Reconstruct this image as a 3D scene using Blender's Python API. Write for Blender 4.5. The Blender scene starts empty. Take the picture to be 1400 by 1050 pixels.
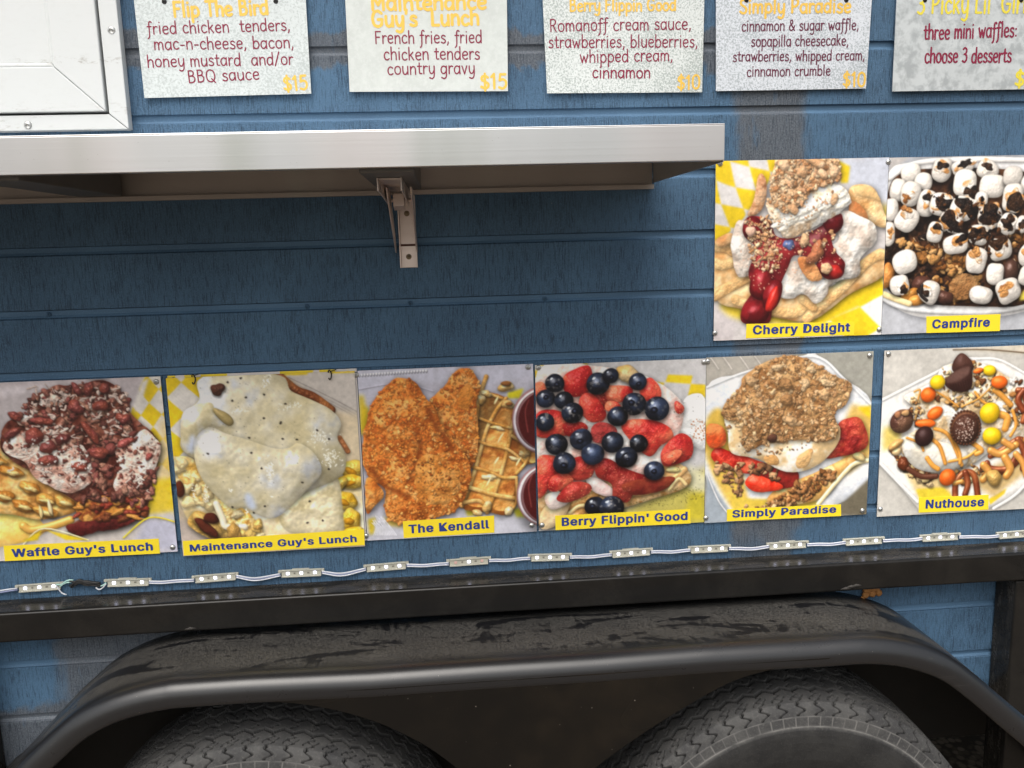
import bpy, bmesh, math, random
import numpy as np
from mathutils import Vector, Matrix

# ------------------------------------------------------------------ camera, sky, sun, exposure
scene = bpy.context.scene
COL = scene.collection
CAM = np.array((0.741, -1.425, 1.4464)); YAW, PITCH, ROLL = 0.0764, 0.16658, -0.02813
FPX, PW, PH = 1139.06, 1400., 1050.
def _axes():
    f = np.array((math.sin(YAW)*math.cos(PITCH), math.cos(YAW)*math.cos(PITCH), -math.sin(PITCH)))
    r = np.cross(f, (0, 0, 1)); r /= np.linalg.norm(r); u = np.cross(r, f)
    c, s = math.cos(ROLL), math.sin(ROLL)
    return f, c*r+s*u, -s*r+c*u
FW, RT, UP = _axes()
def at(px, py, Y=0.):
    """world point that stands on the plane y = Y where the photograph shows pixel (px, py)"""
    d = FW+RT*(px-PW/2)/FPX-UP*(py-PH/2)/FPX
    return CAM+d*(Y-CAM[1])/d[1]
cam = bpy.data.cameras.new('camera'); cam_o = bpy.data.objects.new('camera', cam); COL.objects.link(cam_o)
M = Matrix.Identity(4)
for i in range(3):
    M[i][0], M[i][1], M[i][2], M[i][3] = RT[i], UP[i], -FW[i], CAM[i]
cam_o.matrix_world = M
cam.sensor_fit = 'HORIZONTAL'; cam.sensor_width = 36; cam.lens = FPX/PW*36; cam.clip_start = .02; cam.clip_end = 2000
scene.camera = cam_o

SUN_EL, SUN_AZ = math.radians(58), math.radians(200)      # azimuth from +Y, clockwise
world = bpy.data.worlds.new('World'); scene.world = world; world.use_nodes = True
wn = world.node_tree; bg = wn.nodes['Background']
sky = wn.nodes.new('ShaderNodeTexSky'); sky.sky_type = 'NISHITA'; sky.sun_disc = False
sky.sun_elevation = SUN_EL; sky.sun_rotation = SUN_AZ; sky.dust_density = 6; sky.air_density = 1.5; sky.ozone_density = 1
hs = wn.nodes.new('ShaderNodeHueSaturation'); hs.inputs['Saturation'].default_value = .35    # overcast
wn.links.new(sky.outputs[0], hs.inputs['Color']); wn.links.new(hs.outputs[0], bg.inputs['Color'])
bg.inputs['Strength'].default_value = .15
sl = bpy.data.lights.new('sun', 'SUN'); sl.energy = 1.0; sl.angle = math.radians(50); sl.color = (1, .96, .9)
so = bpy.data.objects.new('sun', sl); COL.objects.link(so)
sd = Vector((math.sin(SUN_AZ)*math.cos(SUN_EL), math.cos(SUN_AZ)*math.cos(SUN_EL), math.sin(SUN_EL)))
so.rotation_euler = sd.to_track_quat('Z', 'Y').to_euler(); so.location = (0, -4, 6)
vs = scene.view_settings; vs.view_transform = 'Standard'; vs.look = 'None'; vs.gamma = 1; vs.exposure = 0.5

# ------------------------------------------------------------------ helpers
def lin(c):
    c = np.asarray(c, float)
    return np.where(c <= .04045, c/12.92, ((c+.055)/1.055)**2.4)
def rgb(*h): return tuple(lin(np.array(h)/255.))+(1,)
class NT:
    """small node builder for one material"""
    def __init__(s, name, **kw):
        s.m = bpy.data.materials.new(name); s.m.use_nodes = True
        s.t = s.m.node_tree; s.b = s.t.nodes['Principled BSDF']
        for k, v in kw.items(): s.set(k.replace('_', ' '), v)
    def set(s, k, v):
        i = s.b.inputs[k]
        if hasattr(v, 'links') or isinstance(v, bpy.types.NodeSocket): s.t.links.new(v, i)
        else: i.default_value = v
    def put(s, sock, v):
        if isinstance(v, bpy.types.NodeSocket): s.t.links.new(v, sock)
        elif v is not None: sock.default_value = v
    def n(s, kind, out=0, **ins):
        d = s.t.nodes.new('ShaderNode'+kind)
        for k, v in ins.items():
            if k.startswith('p_'): setattr(d, k[2:], v)
            elif k.startswith('i') and k[1:].isdigit(): s.put(d.inputs[int(k[1:])], v)
            else: s.put(d.inputs[k.replace('_', ' ')], v)
        return d.outputs[out]
    def co(s): return s.n('TexCoord', 3)
    def scale_at(s, x, z=0.): return s.n('Mapping', i0=s.co(), i1=(x, 0, z))      # parts share their thing's origin
    def sep(s, v):
        d = s.t.nodes.new('ShaderNodeSeparateXYZ'); s.put(d.inputs[0], v); return d.outputs
    def scale(s, v, x, y, z): return s.n('Mapping', i0=v, i3=(x, y, z))
    def noise(s, v, sc, det=4, rough=.55, dist=0.): return s.n('TexNoise', Vector=v, Scale=sc, Detail=det, Roughness=rough, Distortion=dist)
    def math(s, op, a, b=None, c=None, clamp=False): return s.n('Math', p_operation=op, p_use_clamp=clamp, i0=a, i1=b, i2=c)
    def ramp(s, f, a, b): return s.n('MapRange', p_interpolation_type='SMOOTHSTEP', i0=f, i1=a, i2=b, i3=0., i4=1.)
    def mix(s, f, a, b): 
        d = s.t.nodes.new('ShaderNodeMix'); d.data_type = 'RGBA'
        s.put(d.inputs[0], f); s.put(d.inputs[6], a); s.put(d.inputs[7], b); return d.outputs[2]
    def bump(s, h, strength=.3, dist=.002, normal=None):
        s.set('Normal', s.n('Bump', Strength=strength, Distance=dist, Height=h, **({'Normal': normal} if normal else {})))
class MB:
    """collects shapes into one mesh"""
    def __init__(s): s.b = bmesh.new()
    def box(s, x0, x1, y0, y1, z0, z1, m=None):
        v = [s.b.verts.new((x, y, z)) for x in (x0, x1) for y in (y0, y1) for z in (z0, z1)]
        if m is not None:
            for q in v: q.co = m @ q.co
        for f in ((0, 1, 3, 2), (4, 6, 7, 5), (0, 4, 5, 1), (2, 3, 7, 6), (0, 2, 6, 4), (1, 5, 7, 3)): s.b.faces.new([v[i] for i in f])
        return s
    def prism(s, pts, y0, y1):
        """outline in (x, z) given thickness from y0 (front) to y1"""
        a = [s.b.verts.new((p[0], y0, p[1])) for p in pts]; c = [s.b.verts.new((p[0], y1, p[1])) for p in pts]
        s.b.faces.new(a); s.b.faces.new(c[::-1]); n = len(pts)
        for i in range(n): s.b.faces.new((a[i], c[i], c[(i+1) % n], a[(i+1) % n]))
        return s
    def prismx(s, pts, x0, x1):
        """outline in (y, z) run along x"""
        a = [s.b.verts.new((x0, p[0], p[1])) for p in pts]; c = [s.b.verts.new((x1, p[0], p[1])) for p in pts]
        s.b.faces.new(a); s.b.faces.new(c[::-1]); n = len(pts)
        for i in range(n): s.b.faces.new((a[i], c[i], c[(i+1) % n], a[(i+1) % n]))
        return s
    def grid(s, rows, close=False):
        R = [[s.b.verts.new(p) for p in r] for r in rows]
        for i in range(len(R)-1):
            n = len(R[i])
            for j in range(n if close else n-1): s.b.faces.new((R[i][j], R[i][(j+1) % n], R[i+1][(j+1) % n], R[i+1][j]))
        return R
    def tube(s, pts, r, seg=8, cap=True):
        P = [Vector(p) for p in pts]; rows = []; up = Vector((0, -1, 0.01))
        for i, p in enumerate(P):
            t = (P[min(i+1, len(P)-1)]-P[max(i-1, 0)]).normalized()
            a = t.cross(up)
            if a.length < .05: a = t.cross(Vector((1, 0, 0)))
            a.normalize(); b = a.cross(t); rr = r[i] if isinstance(r, (list, tuple)) else r
            rows.append([p+(a*math.cos(k*6.28319/seg)+b*math.sin(k*6.28319/seg))*rr for k in range(seg)])
        R = s.grid(rows, True)
        if cap: s.b.faces.new(R[0][::-1]); s.b.faces.new(R[-1])
        return s
    def dome(s, c, r, h, seg=16, slot=True, ax=None):
        """screw head facing -Y"""
        c = Vector(c); rows = []
        for q in (0, .35, .65, .85, 1.0):
            rr = r*math.cos(q*1.5708) if q < 1 else r*.28
            yy = -h*math.sin(q*1.5708)
            rows.append([c+Vector((rr*math.cos(k*6.28319/seg), yy, rr*math.sin(k*6.28319/seg))) for k in range(seg)])
        rows.append([c+Vector((r*.24*math.cos(k*6.28319/seg), -h*.35, r*.24*math.sin(k*6.28319/seg))) for k in range(seg)])
        R = s.grid(rows, True); s.b.faces.new(R[-1]); s.b.faces.new(R[0][::-1])
        return s
    def build(s, name, mat, parent=None, smooth=False, bevel=0, seg=2, solid=0, loc=None):
        bmesh.ops.recalc_face_normals(s.b, faces=s.b.faces)
        me = bpy.data.meshes.new(name); s.b.to_mesh(me); s.b.free()
        return link(name, me, mat, parent, smooth, bevel, seg, solid)
def link(name, me, mat, parent=None, smooth=False, bevel=0, seg=2, solid=0):
    o = bpy.data.objects.new(name, me); COL.objects.link(o)
    if mat: me.materials.append(mat)
    if smooth:
        for p in me.polygons: p.use_smooth = True
    if solid:
        md = o.modifiers.new('solid', 'SOLIDIFY'); md.thickness = solid; md.offset = 0
    if bevel:
        md = o.modifiers.new('bevel', 'BEVEL'); md.width = bevel; md.segments = seg; md.limit_method = 'ANGLE'; md.angle_limit = math.radians(40); md.harden_normals = False
    if parent is not None:
        w = parent; off = Vector((0, 0, 0))
        while w is not None: off += w.location; w = w.parent
        me.transform(Matrix.Translation(-off)); o.parent = parent
    return o
def thing(name, label, cat, loc=(0, 0, 0), group=None):
    o = bpy.data.objects.new(name, None); COL.objects.link(o); o.location = loc; o.empty_display_size = .05
    return tag(o, label, cat, group)
def tag(o, label, cat, group=None):
    o['label'] = label; o['category'] = cat
    if group: o['group'] = group
    return o
def structure(o): o['kind'] = 'structure'; return o

# ------------------------------------------------------------------ materials
def mat_siding():
    n = NT('painted rough sawn siding', Roughness=.62, Specular_IOR_Level=.3); c = n.scale_at(.85); x, y, z = n.sep(c)
    flatm = n.ramp(y, .0035, .0006)                                           # 1 on board faces, 0 down in the grooves
    st = n.noise(n.scale(c, 620, 1, 34), 1.0, 3, .65, .25)                      # vertical saw marks
    fi = n.noise(n.scale(c, 430, 20, 330), 1.0, 3, .7)
    big = n.noise(c, 5, 3); wv = n.noise(n.scale(c, 26, 1, 5), 1., 3)
    crack = n.math('MULTIPLY', n.ramp(n.math('ADD', st, n.math('MULTIPLY', n.math('SUBTRACT', wv, .5), .16)), .475, .40), flatm)
    pit = n.math('MULTIPLY', n.ramp(n.math('ADD', fi, n.math('MULTIPLY', n.math('SUBTRACT', wv, .5), .25)), .46, .36), flatm)
    blue = n.mix(n.ramp(big, .3, .7), (.058, .118, .198, 1), (.076, .154, .254, 1))
    blue = n.mix(n.math('MULTIPLY', n.ramp(fi, .5, .70), .5), blue, (.115, .215, .330, 1))
    # old grey primer showing where nobody painted: stripes behind the signs, a column, splashes by the fender
    e = n.noise(n.scale(c, 16, 1, 9), 1., 5, .65, .6); e2 = n.math('MULTIPLY', n.math('SUBTRACT', e, .5), .085)
    def band(v, a, b, w=.008):
        v = n.math('ADD', v, e2)
        return n.math('MULTIPLY', n.ramp(v, a-w, a+w), n.ramp(v, b+w, b-w))
    g = n.math('MULTIPLY', band(z, 1.730, 1.786, .005), n.ramp(x, 1.30, 1.20))
    g = n.math('MAXIMUM', g, n.math('MULTIPLY', n.math('MULTIPLY', band(x, 1.247, 1.365, .012), n.ramp(z, .84, .86)), n.ramp(big, .2, .45)))
    d = n.math('ADD', n.math('MULTIPLY', x, .6), n.math('MULTIPLY', z, .8))
    g = n.math('MAXIMUM', g, n.math('MULTIPLY', n.math('MULTIPLY', band(x, .03, .5, .02), n.ramp(n.math('SUBTRACT', z, n.math('MULTIPLY', n.math('SUBTRACT', x, .03), .5)), .80, .77)), n.ramp(z, .86, .84)))
    g = n.math('MAXIMUM', g, n.math('MULTIPLY', n.ramp(n.math('ADD', z, e2), .672, .655), n.ramp(x, 1., .9)))
    g = n.math('MULTIPLY', g, n.ramp(n.noise(n.scale(c, 60, 1, 12), 1., 3), .18, .40))
    grey = n.mix(n.ramp(fi, .35, .7), (.085, .078, .070, 1), (.165, .150, .135, 1))
    col = n.mix(n.math('MULTIPLY', g, .68), blue, grey)
    col = n.mix(n.math('MULTIPLY', crack, .55), col, (.012, .022, .036, 1))
    col = n.mix(n.math('MULTIPLY', pit, .36), col, (.015, .03, .05, 1))
    fleck = n.ramp(n.n('TexVoronoi', 0, Vector=n.scale(c, 1, 0, 1), Scale=24), .03, .018)
    col = n.mix(n.math('MULTIPLY', fleck, n.ramp(n.noise(c, 9, 2), .55, .62)), col, (.30, .33, .36, 1))
    n.set('Base Color', col)
    h = n.math('ADD', n.math('MULTIPLY', st, .8), n.math('MULTIPLY', fi, .6))
    n.bump(n.math('MULTIPLY', h, flatm), .9, .003)
    return n.m
def mat_black(name, base=(.009, .0085, .008, 1), rough=.22, dust=0., ledge=False, col=(.085, .075, .062, 1)):
    n = NT(name, Roughness=rough, Specular_IOR_Level=.25); c = n.co(); y = n.sep(c)[1]
    a = n.noise(c, 9, 5, .6, .8); f = n.noise(c, 220, 3, .7); sp = n.n('TexVoronoi', 0, Vector=c, Scale=150)
    spk = n.math('MULTIPLY', n.ramp(sp, .10, .05), n.ramp(n.noise(c, 45, 2), .56, .64))
    k = n.math('MULTIPLY', n.ramp(a, .38, .62), dust)
    if ledge: k = n.math('MAXIMUM', k, n.math('MULTIPLY', n.ramp(y, -.058, -.052), n.math('ADD', .16, n.math('MULTIPLY', n.ramp(n.noise(n.scale(c, 14, 60, 14), 1., 4), .4, .65), .35))))
    k = n.math('MULTIPLY', k, n.math('ADD', n.math('MULTIPLY', n.ramp(f, .25, .6), .7), .3))
    k = n.math('MAXIMUM', n.math('MULTIPLY', spk, .35), k)
    n.set('Base Color', n.mix(k, base, col))
    n.set('Roughness', n.math('ADD', n.math('MULTIPLY', k, .35), n.math('ADD', n.math('MULTIPLY', n.noise(c, 30, 3), .12), rough-.06)))
    n.bump(n.math('ADD', n.math('MULTIPLY', n.noise(c, 6, 2), 1.), n.math('ADD', n.math('MULTIPLY', f, .03), n.math('MULTIPLY', n.noise(n.scale(c, 3, 260, 3), 1., 1), .14 if ledge else .02))), .12, .004)
    return n.m
def mat_fender():
    n = NT('dusty black fender paint', Specular_IOR_Level=.42); c = n.co(); x, y, z = n.sep(c)
    wip = n.noise(n.scale(c, 3.2, 13, 7), 1., 5, .55, 1.3)              # wiped smears
    wip2 = n.noise(n.scale(c, 26, 9, 20), 1., 3, .5, 2.2)
    gr = n.noise(c, 300, 4, .75); fine = n.noise(c, 480, 2, .7)
    lip = n.ramp(y, -.185, -.150)                                    # the rolled lip is rubbed clean
    k = n.math('MULTIPLY', n.ramp(n.math('ADD', wip, n.math('MULTIPLY', wip2, .26)), .555, .625), lip)
    k = n.math('MULTIPLY', k, n.math('ADD', n.math('MULTIPLY', n.ramp(gr, .36, .64), .75), .25))
    sp = n.math('MULTIPLY', n.ramp(n.n('TexVoronoi', 0, Vector=c, Scale=210), .14, .06), n.ramp(n.noise(c, 60, 2), .5, .62))
    k2 = n.math('MAXIMUM', k, n.math('MULTIPLY', sp, .55))
    chip = n.math('MULTIPLY', n.ramp(n.n('TexVoronoi', 0, Vector=c, Scale=85), .055, .03), n.ramp(n.noise(c, 26, 2), .56, .6)); scr = n.math('MULTIPLY', n.ramp(n.noise(n.scale(c, 6, 240, 240), 1., 2), .66, .72), n.ramp(n.noise(c, 8, 2), .5, .62))
    k2 = n.math('MAXIMUM', k2, n.math('MULTIPLY', scr, .35))
    dust = n.mix(n.noise(c, 14, 3), (.034, .033, .031, 1), (.082, .077, .068, 1))
    n.set('Base Color', n.mix(n.math('MULTIPLY', chip, .7), n.mix(k2, (.009, .009, .010, 1), dust), (.36, .33, .29, 1)))
    n.set('Roughness', n.math('ADD', n.math('MULTIPLY', k2, .42), n.math('ADD', n.math('MULTIPLY', n.noise(c, 40, 3), .1), .24)))
    n.set('Coat Weight', n.math('MULTIPLY', n.math('SUBTRACT', 1., k2, None, True), .20)); n.set('Coat IOR', 1.7); n.set('Coat Roughness', n.math('ADD', .26, n.math('MULTIPLY', n.noise(n.scale(c, 4, 60, 60), 1., 3), .16)))
    n.bump(n.math('ADD', n.noise(c, 5, 2), n.math('MULTIPLY', gr, .06)), .15, .004)
    return n.m
def mat_skirt():
    n = NT('black fender skirt paint', Specular_IOR_Level=.16); c = n.co()
    sp = n.math('MULTIPLY', n.ramp(n.n('TexVoronoi', 0, Vector=c, Scale=70), .075, .04), n.ramp(n.noise(c, 20, 2), .54, .60))
    d = n.ramp(n.noise(c, 7, 5, .6), .4, .8); br = n.noise(c, 3.5, 2)
    base = n.mix(n.math('MULTIPLY', d, .6), (.008, .007, .006, 1), (.024, .018, .012, 1))
    n.set('Base Color', n.mix(n.math('MULTIPLY', sp, .6), base, (.34, .30, .25, 1)))
    n.set('Roughness', n.math('ADD', n.math('MULTIPLY', br, .2), .16)); n.bump(n.noise(c, 3.2, 2), .6, .012)
    return n.m
def mat_steel(name, tint=(.50, .51, .515, 1), rough=.27, metal=.85):
    n = NT(name, Metallic=metal); c = n.co()
    br = n.noise(n.scale(c, 2, 60, 500), 1., 3, .6); bl = n.noise(n.scale(c, 3.5, 3, 1.2), 1., 3)
    vb = n.noise(n.scale(c, 7, 1, .6), 1., 2); t2 = n.noise(n.scale(c, 4, 1, .8), 1., 1)
    col = n.mix(n.ramp(bl, .3, .7), tint, tuple(min(1, v*1.22) for v in tint[:3])+(1,))
    col = n.mix(n.math('MULTIPLY', n.ramp(t2, .5, .75), .45), col, (.56, .50, .485, 1)); col = n.mix(n.math('MULTIPLY', n.ramp(vb, .55, .8), .6), col, (.36, .38, .34, 1))  # pinkish and grey-green bands: reflections put into the steel's colour
    spk = n.ramp(n.n('TexVoronoi', 0, Vector=c, Scale=90), .07, .03)
    n.set('Base Color', n.mix(n.math('MULTIPLY', spk, .4), col, (.25, .23, .2, 1)))
    n.set('Roughness', n.math('ADD', n.math('MULTIPLY', br, .2), n.math('ADD', n.math('MULTIPLY', bl, .15), rough-.1))); n.bump(br, .06, .001)
    return n.m
def mat_sign(name, base, dark, amount, scale, rough=.35, soft=.05):
    n = NT(name, Specular_IOR_Level=.4); c = n.co()
    big = n.noise(c, 14, 4); f = n.noise(c, scale, 3, .7, .2); m = n.noise(c, scale*.3, 4, .7)
    thr = n.math('MULTIPLY', n.ramp(big, .25, .75), .12)
    k = n.ramp(n.math('ADD', f, thr), .58-soft, .58+soft)
    k = n.math('MULTIPLY', k, amount)
    col = n.mix(n.ramp(m, .3, .7), base, tuple(min(.9, v*1.12) for v in base[:3])+(1,))
    n.set('Base Color', n.mix(k, col, dark))
    n.set('Roughness', n.math('ADD', n.math('MULTIPLY', m, .25), rough-.1)); n.bump(n.math('ADD', f, n.math('MULTIPLY', big, 3.)), .08, .002)
    return n.m
def mat_white():
    n = NT('white window enamel', Roughness=.38); c = n.scale_at(.06, 1.70); x, y, z = n.sep(c)
    g = n.noise(n.scale(c, 60, 20, 170), 1., 5, .75); a = n.noise(n.scale(c, 12, 5, 30), 1., 3)
    low = n.math('MULTIPLY', n.ramp(z, 1.69, 1.66), n.ramp(a, .42, .62))
    low = n.math('MAXIMUM', low, n.math('MULTIPLY', n.math('MULTIPLY', n.ramp(z, 1.757, 1.744), n.ramp(z, 1.738, 1.742)), n.ramp(a, .35, .6)))
    k = n.math('MULTIPLY', n.ramp(g, .50, .68), n.math('ADD', n.math('MULTIPLY', low, .75), .04))
    n.set('Base Color', n.mix(k, (.55, .57, .57, 1), (.24, .22, .19, 1))); n.bump(a, .05, .003)
    return n.m
def mat_plain(name, col, rough=.5, metal=0., var=.12, sc=40, bump=0.):
    n = NT(name, Roughness=rough, Metallic=metal); c = n.co(); v = n.noise(c, sc, 4)
    n.set('Base Color', n.mix(v, tuple(x*(1-var) for x in col[:3])+(1,), tuple(min(1, x*(1+var)) for x in col[:3])+(1,)))
    if bump: n.bump(v, bump, .001)
    return n.m
def mat_ink(name, col, wear_tone=0.):
    n = NT(name, Roughness=.45); c = n.co(); v = n.noise(c, 160, 3, .7)
    n.set('Base Color', n.mix(n.math('MULTIPLY', n.ramp(v, .6, .72), wear_tone), n.mix(n.noise(c, 30, 2), col, tuple(x*.85 for x in col[:3])+(1,)), (.5, .5, .48, 1)))
    return n.m
def mat_print():
    n = NT('glossy printed sheet', Roughness=.30, Specular_IOR_Level=.35)
    v = n.t.nodes.new('ShaderNodeVertexColor'); v.layer_name = 'print'
    n.set('Base Color', v.outputs[0]); n.bump(n.noise(n.co(), 7, 2), .03, .004)
    return n.m
def mat_rubber():
    n = NT('dusty tyre rubber', Roughness=.78, Specular_IOR_Level=.25); c = n.co()
    a = n.noise(c, 26, 5, .65); f = n.noise(c, 240, 3, .7); v = n.t.nodes.new('ShaderNodeVertexColor'); v.layer_name = 'wear_tone'
    col = n.mix(n.ramp(a, .3, .7), (.036, .036, .037, 1), (.070, .069, .067, 1))
    col = n.mix(n.math('MULTIPLY', n.ramp(f, .5, .75), .45), col, (.12, .116, .108, 1))
    w = n.sep(v.outputs[0])
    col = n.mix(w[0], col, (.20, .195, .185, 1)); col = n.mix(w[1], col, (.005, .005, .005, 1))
    n.set('Base Color', col); n.bump(n.math('ADD', f, n.math('MULTIPLY', a, 2.)), .35, .0015)
    return n.m
def mat_gravel():
    n = NT('brown gravel', Roughness=.9); c = n.co()
    vo = n.n('TexVoronoi', 0, Vector=c, Scale=55); vc = n.n('TexVoronoi', 1, Vector=c, Scale=55)
    col = n.mix(n.sep(vc)[0], (.10, .078, .055, 1), (.34, .28, .22, 1)); col = n.mix(n.ramp(vo, .35, .75), col, (.02, .015, .01, 1))
    col = n.mix(n.math('MULTIPLY', n.noise(c, .8, 4), .5), col, (.17, .13, .09, 1))
    n.set('Base Color', col); n.bump(vo, -.9, .012)
    return n.m
SIDING = mat_siding(); RAILM = mat_black('glossy black rail paint', rough=.15, dust=.08, ledge=True); FENDER = mat_fender(); SKIRT = mat_skirt()
DARK = mat_black('dull black underbody', rough=.55, dust=.3, col=(.03, .026, .022, 1)); STEEL = mat_steel('brushed shelf steel'); FLANGE = mat_steel('shaded flange steel', (.30, .265, .24, 1), .42, .6); BRACKET = mat_steel('dull bracket steel', (.60, .52, .48, 1), .34, .8)  # flange tint is darker and browner: shade under the shelf put into its colour
WHITE = mat_white(); SCREW = mat_plain('zinc screw', (.55, .55, .53), .32, .9, .15, 300); RUB = mat_rubber(); PRINT = mat_print(); GRAVEL = mat_gravel()
YLAB = mat_plain('yellow label vinyl', (.88, .68, .025), .4, 0, .05, 60); NAVY = mat_plain('navy ink', (.016, .040, .23), .45, 0, .1, 60)
GOLD = mat_ink('gold ink', (.78, .49, .075, 1), .25); LEMON = mat_ink('lemon ink', (.74, .62, .05, 1), .3); MAROON = mat_ink('maroon ink', (.22, .003, .036, 1), .15); PLUM = mat_ink('plum ink', (.12, .012, .04, 1), .2)
IVORY = mat_plain('ivory plastic', (.44, .43, .36), .4, 0, .06, 200); BLACKP = mat_plain('black plastic', (.012, .012, .012), .5); WIREW = mat_plain('white wire', (.62, .64, .68), .4); WIREB = mat_plain('lavender wire', (.26, .29, .46), .4); GREENW = mat_plain('mint wire', (.40, .62, .56), .4)
PAD = mat_plain('grey chip', (.20, .19, .16), .4); FOAM = mat_plain('orange foam', (.36, .16, .045), .8, 0, .35, 90, .6)
GALV = mat_plain('rim steel', (.5, .5, .5), .4, .8)
def mat_led():
    n = NT('lit white diode', Roughness=.3, Base_Color=(.8, .8, .85, 1), Emission_Color=(.72, .74, 1, 1), Emission_Strength=2.2)
    return n.m
LED = mat_led(); LEDOFF = mat_plain('unlit pink diode', (.62, .40, .36), .35)
# ------------------------------------------------------------------ printed food pictures
# Each poster is a flat printed sheet; its print is computed here as colour data on the sheet's own mesh.
PN = 512
_nb = {}
def vnoise(freq, seed, n=PN):
    g = np.random.RandomState(seed).rand(freq, freq)
    f = np.arange(n)/float(n)*freq
    i = np.floor(f).astype(int); t = f-i; t = t*t*(3-2*t); j = (i+1) % freq
    r = g[i]*(1-t)[:, None]+g[j]*t[:, None]
    return r[:, i]*(1-t)+r[:, j]*t
_win = [slice(None), slice(None)]
def fbm(freq, seed, octs=3):
    """cloud noise; four sheets of each frequency are kept and shifted about"""
    k = (freq, seed % 4, octs)
    if k not in _nb:
        s = 0; w = 1; t = 0
        for o in range(octs):
            s = s + w*vnoise(freq*2**o, (seed % 4)*7+o, PN); t += w; w *= .55
        _nb[k] = s/t
    a = _nb[k]
    if seed > 20: a = np.roll(a, ((seed*97) % PN, (seed*61) % PN), (0, 1))
    return a[_win[0], _win[1]]
def shift(a, dx, dy):
    h, w = a.shape; p = np.pad(a, ((max(dy, 0), max(-dy, 0)), (max(dx, 0), max(-dx, 0))), mode='edge')
    return p[max(-dy, 0):max(-dy, 0)+h, max(-dx, 0):max(-dx, 0)+w]
def windowed(f):
    """run a drawing call only on the part of the sheet its outline covers"""
    def g(s, pts, *a, **k):
        q = np.array([s.m(*p) for p in pts]); mg = 34
        if f.__name__ == 'stroke': mg += int((a[0] if a else k['w'])*s.k)
        x0, y0 = np.clip((q.min(0)-mg).astype(int), 0, PN-8); x1, y1 = np.clip((q.max(0)+mg).astype(int), 8, PN)
        x1 = max(x1, x0+8); y1 = max(y1, y0+8)
        full, fx, fy = s.c, s.xx, s.yy; old = list(_win)
        _win[0], _win[1] = slice(y0, y1), slice(x0, x1)
        s.c, s.xx, s.yy = full[y0:y1, x0:x1], fx[y0:y1, x0:x1], fy[y0:y1, x0:x1]
        try: f(s, pts, *a, **k)
        finally:
            full[y0:y1, x0:x1] = s.c; s.c, s.xx, s.yy = full, fx, fy; _win[0], _win[1] = old
    g.__name__ = f.__name__
    return g
def bblur(a, r):
    r = int(max(1, round(r)))
    for _ in range(2):
        for ax in (0, 1):
            p = [(0, 0)]*a.ndim; p[ax] = (r+1, r)
            c = np.cumsum(np.pad(a, p, mode='edge'), axis=ax)
            n = a.shape[ax]
            if ax == 0: a = (c[2*r+1:2*r+1+n]-c[:n])/(2*r+1)
            else: a = (c[:, 2*r+1:2*r+1+n]-c[:, :n])/(2*r+1)
    return a
def sstep(a, b, x):
    t = np.clip((x-a)/(b-a), 0, 1); return t*t*(3-2*t)
def C(*h): return np.array(h, float)/255.
LD = np.array((-.32, -.55, .77)); LD = LD/np.linalg.norm(LD)
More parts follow.
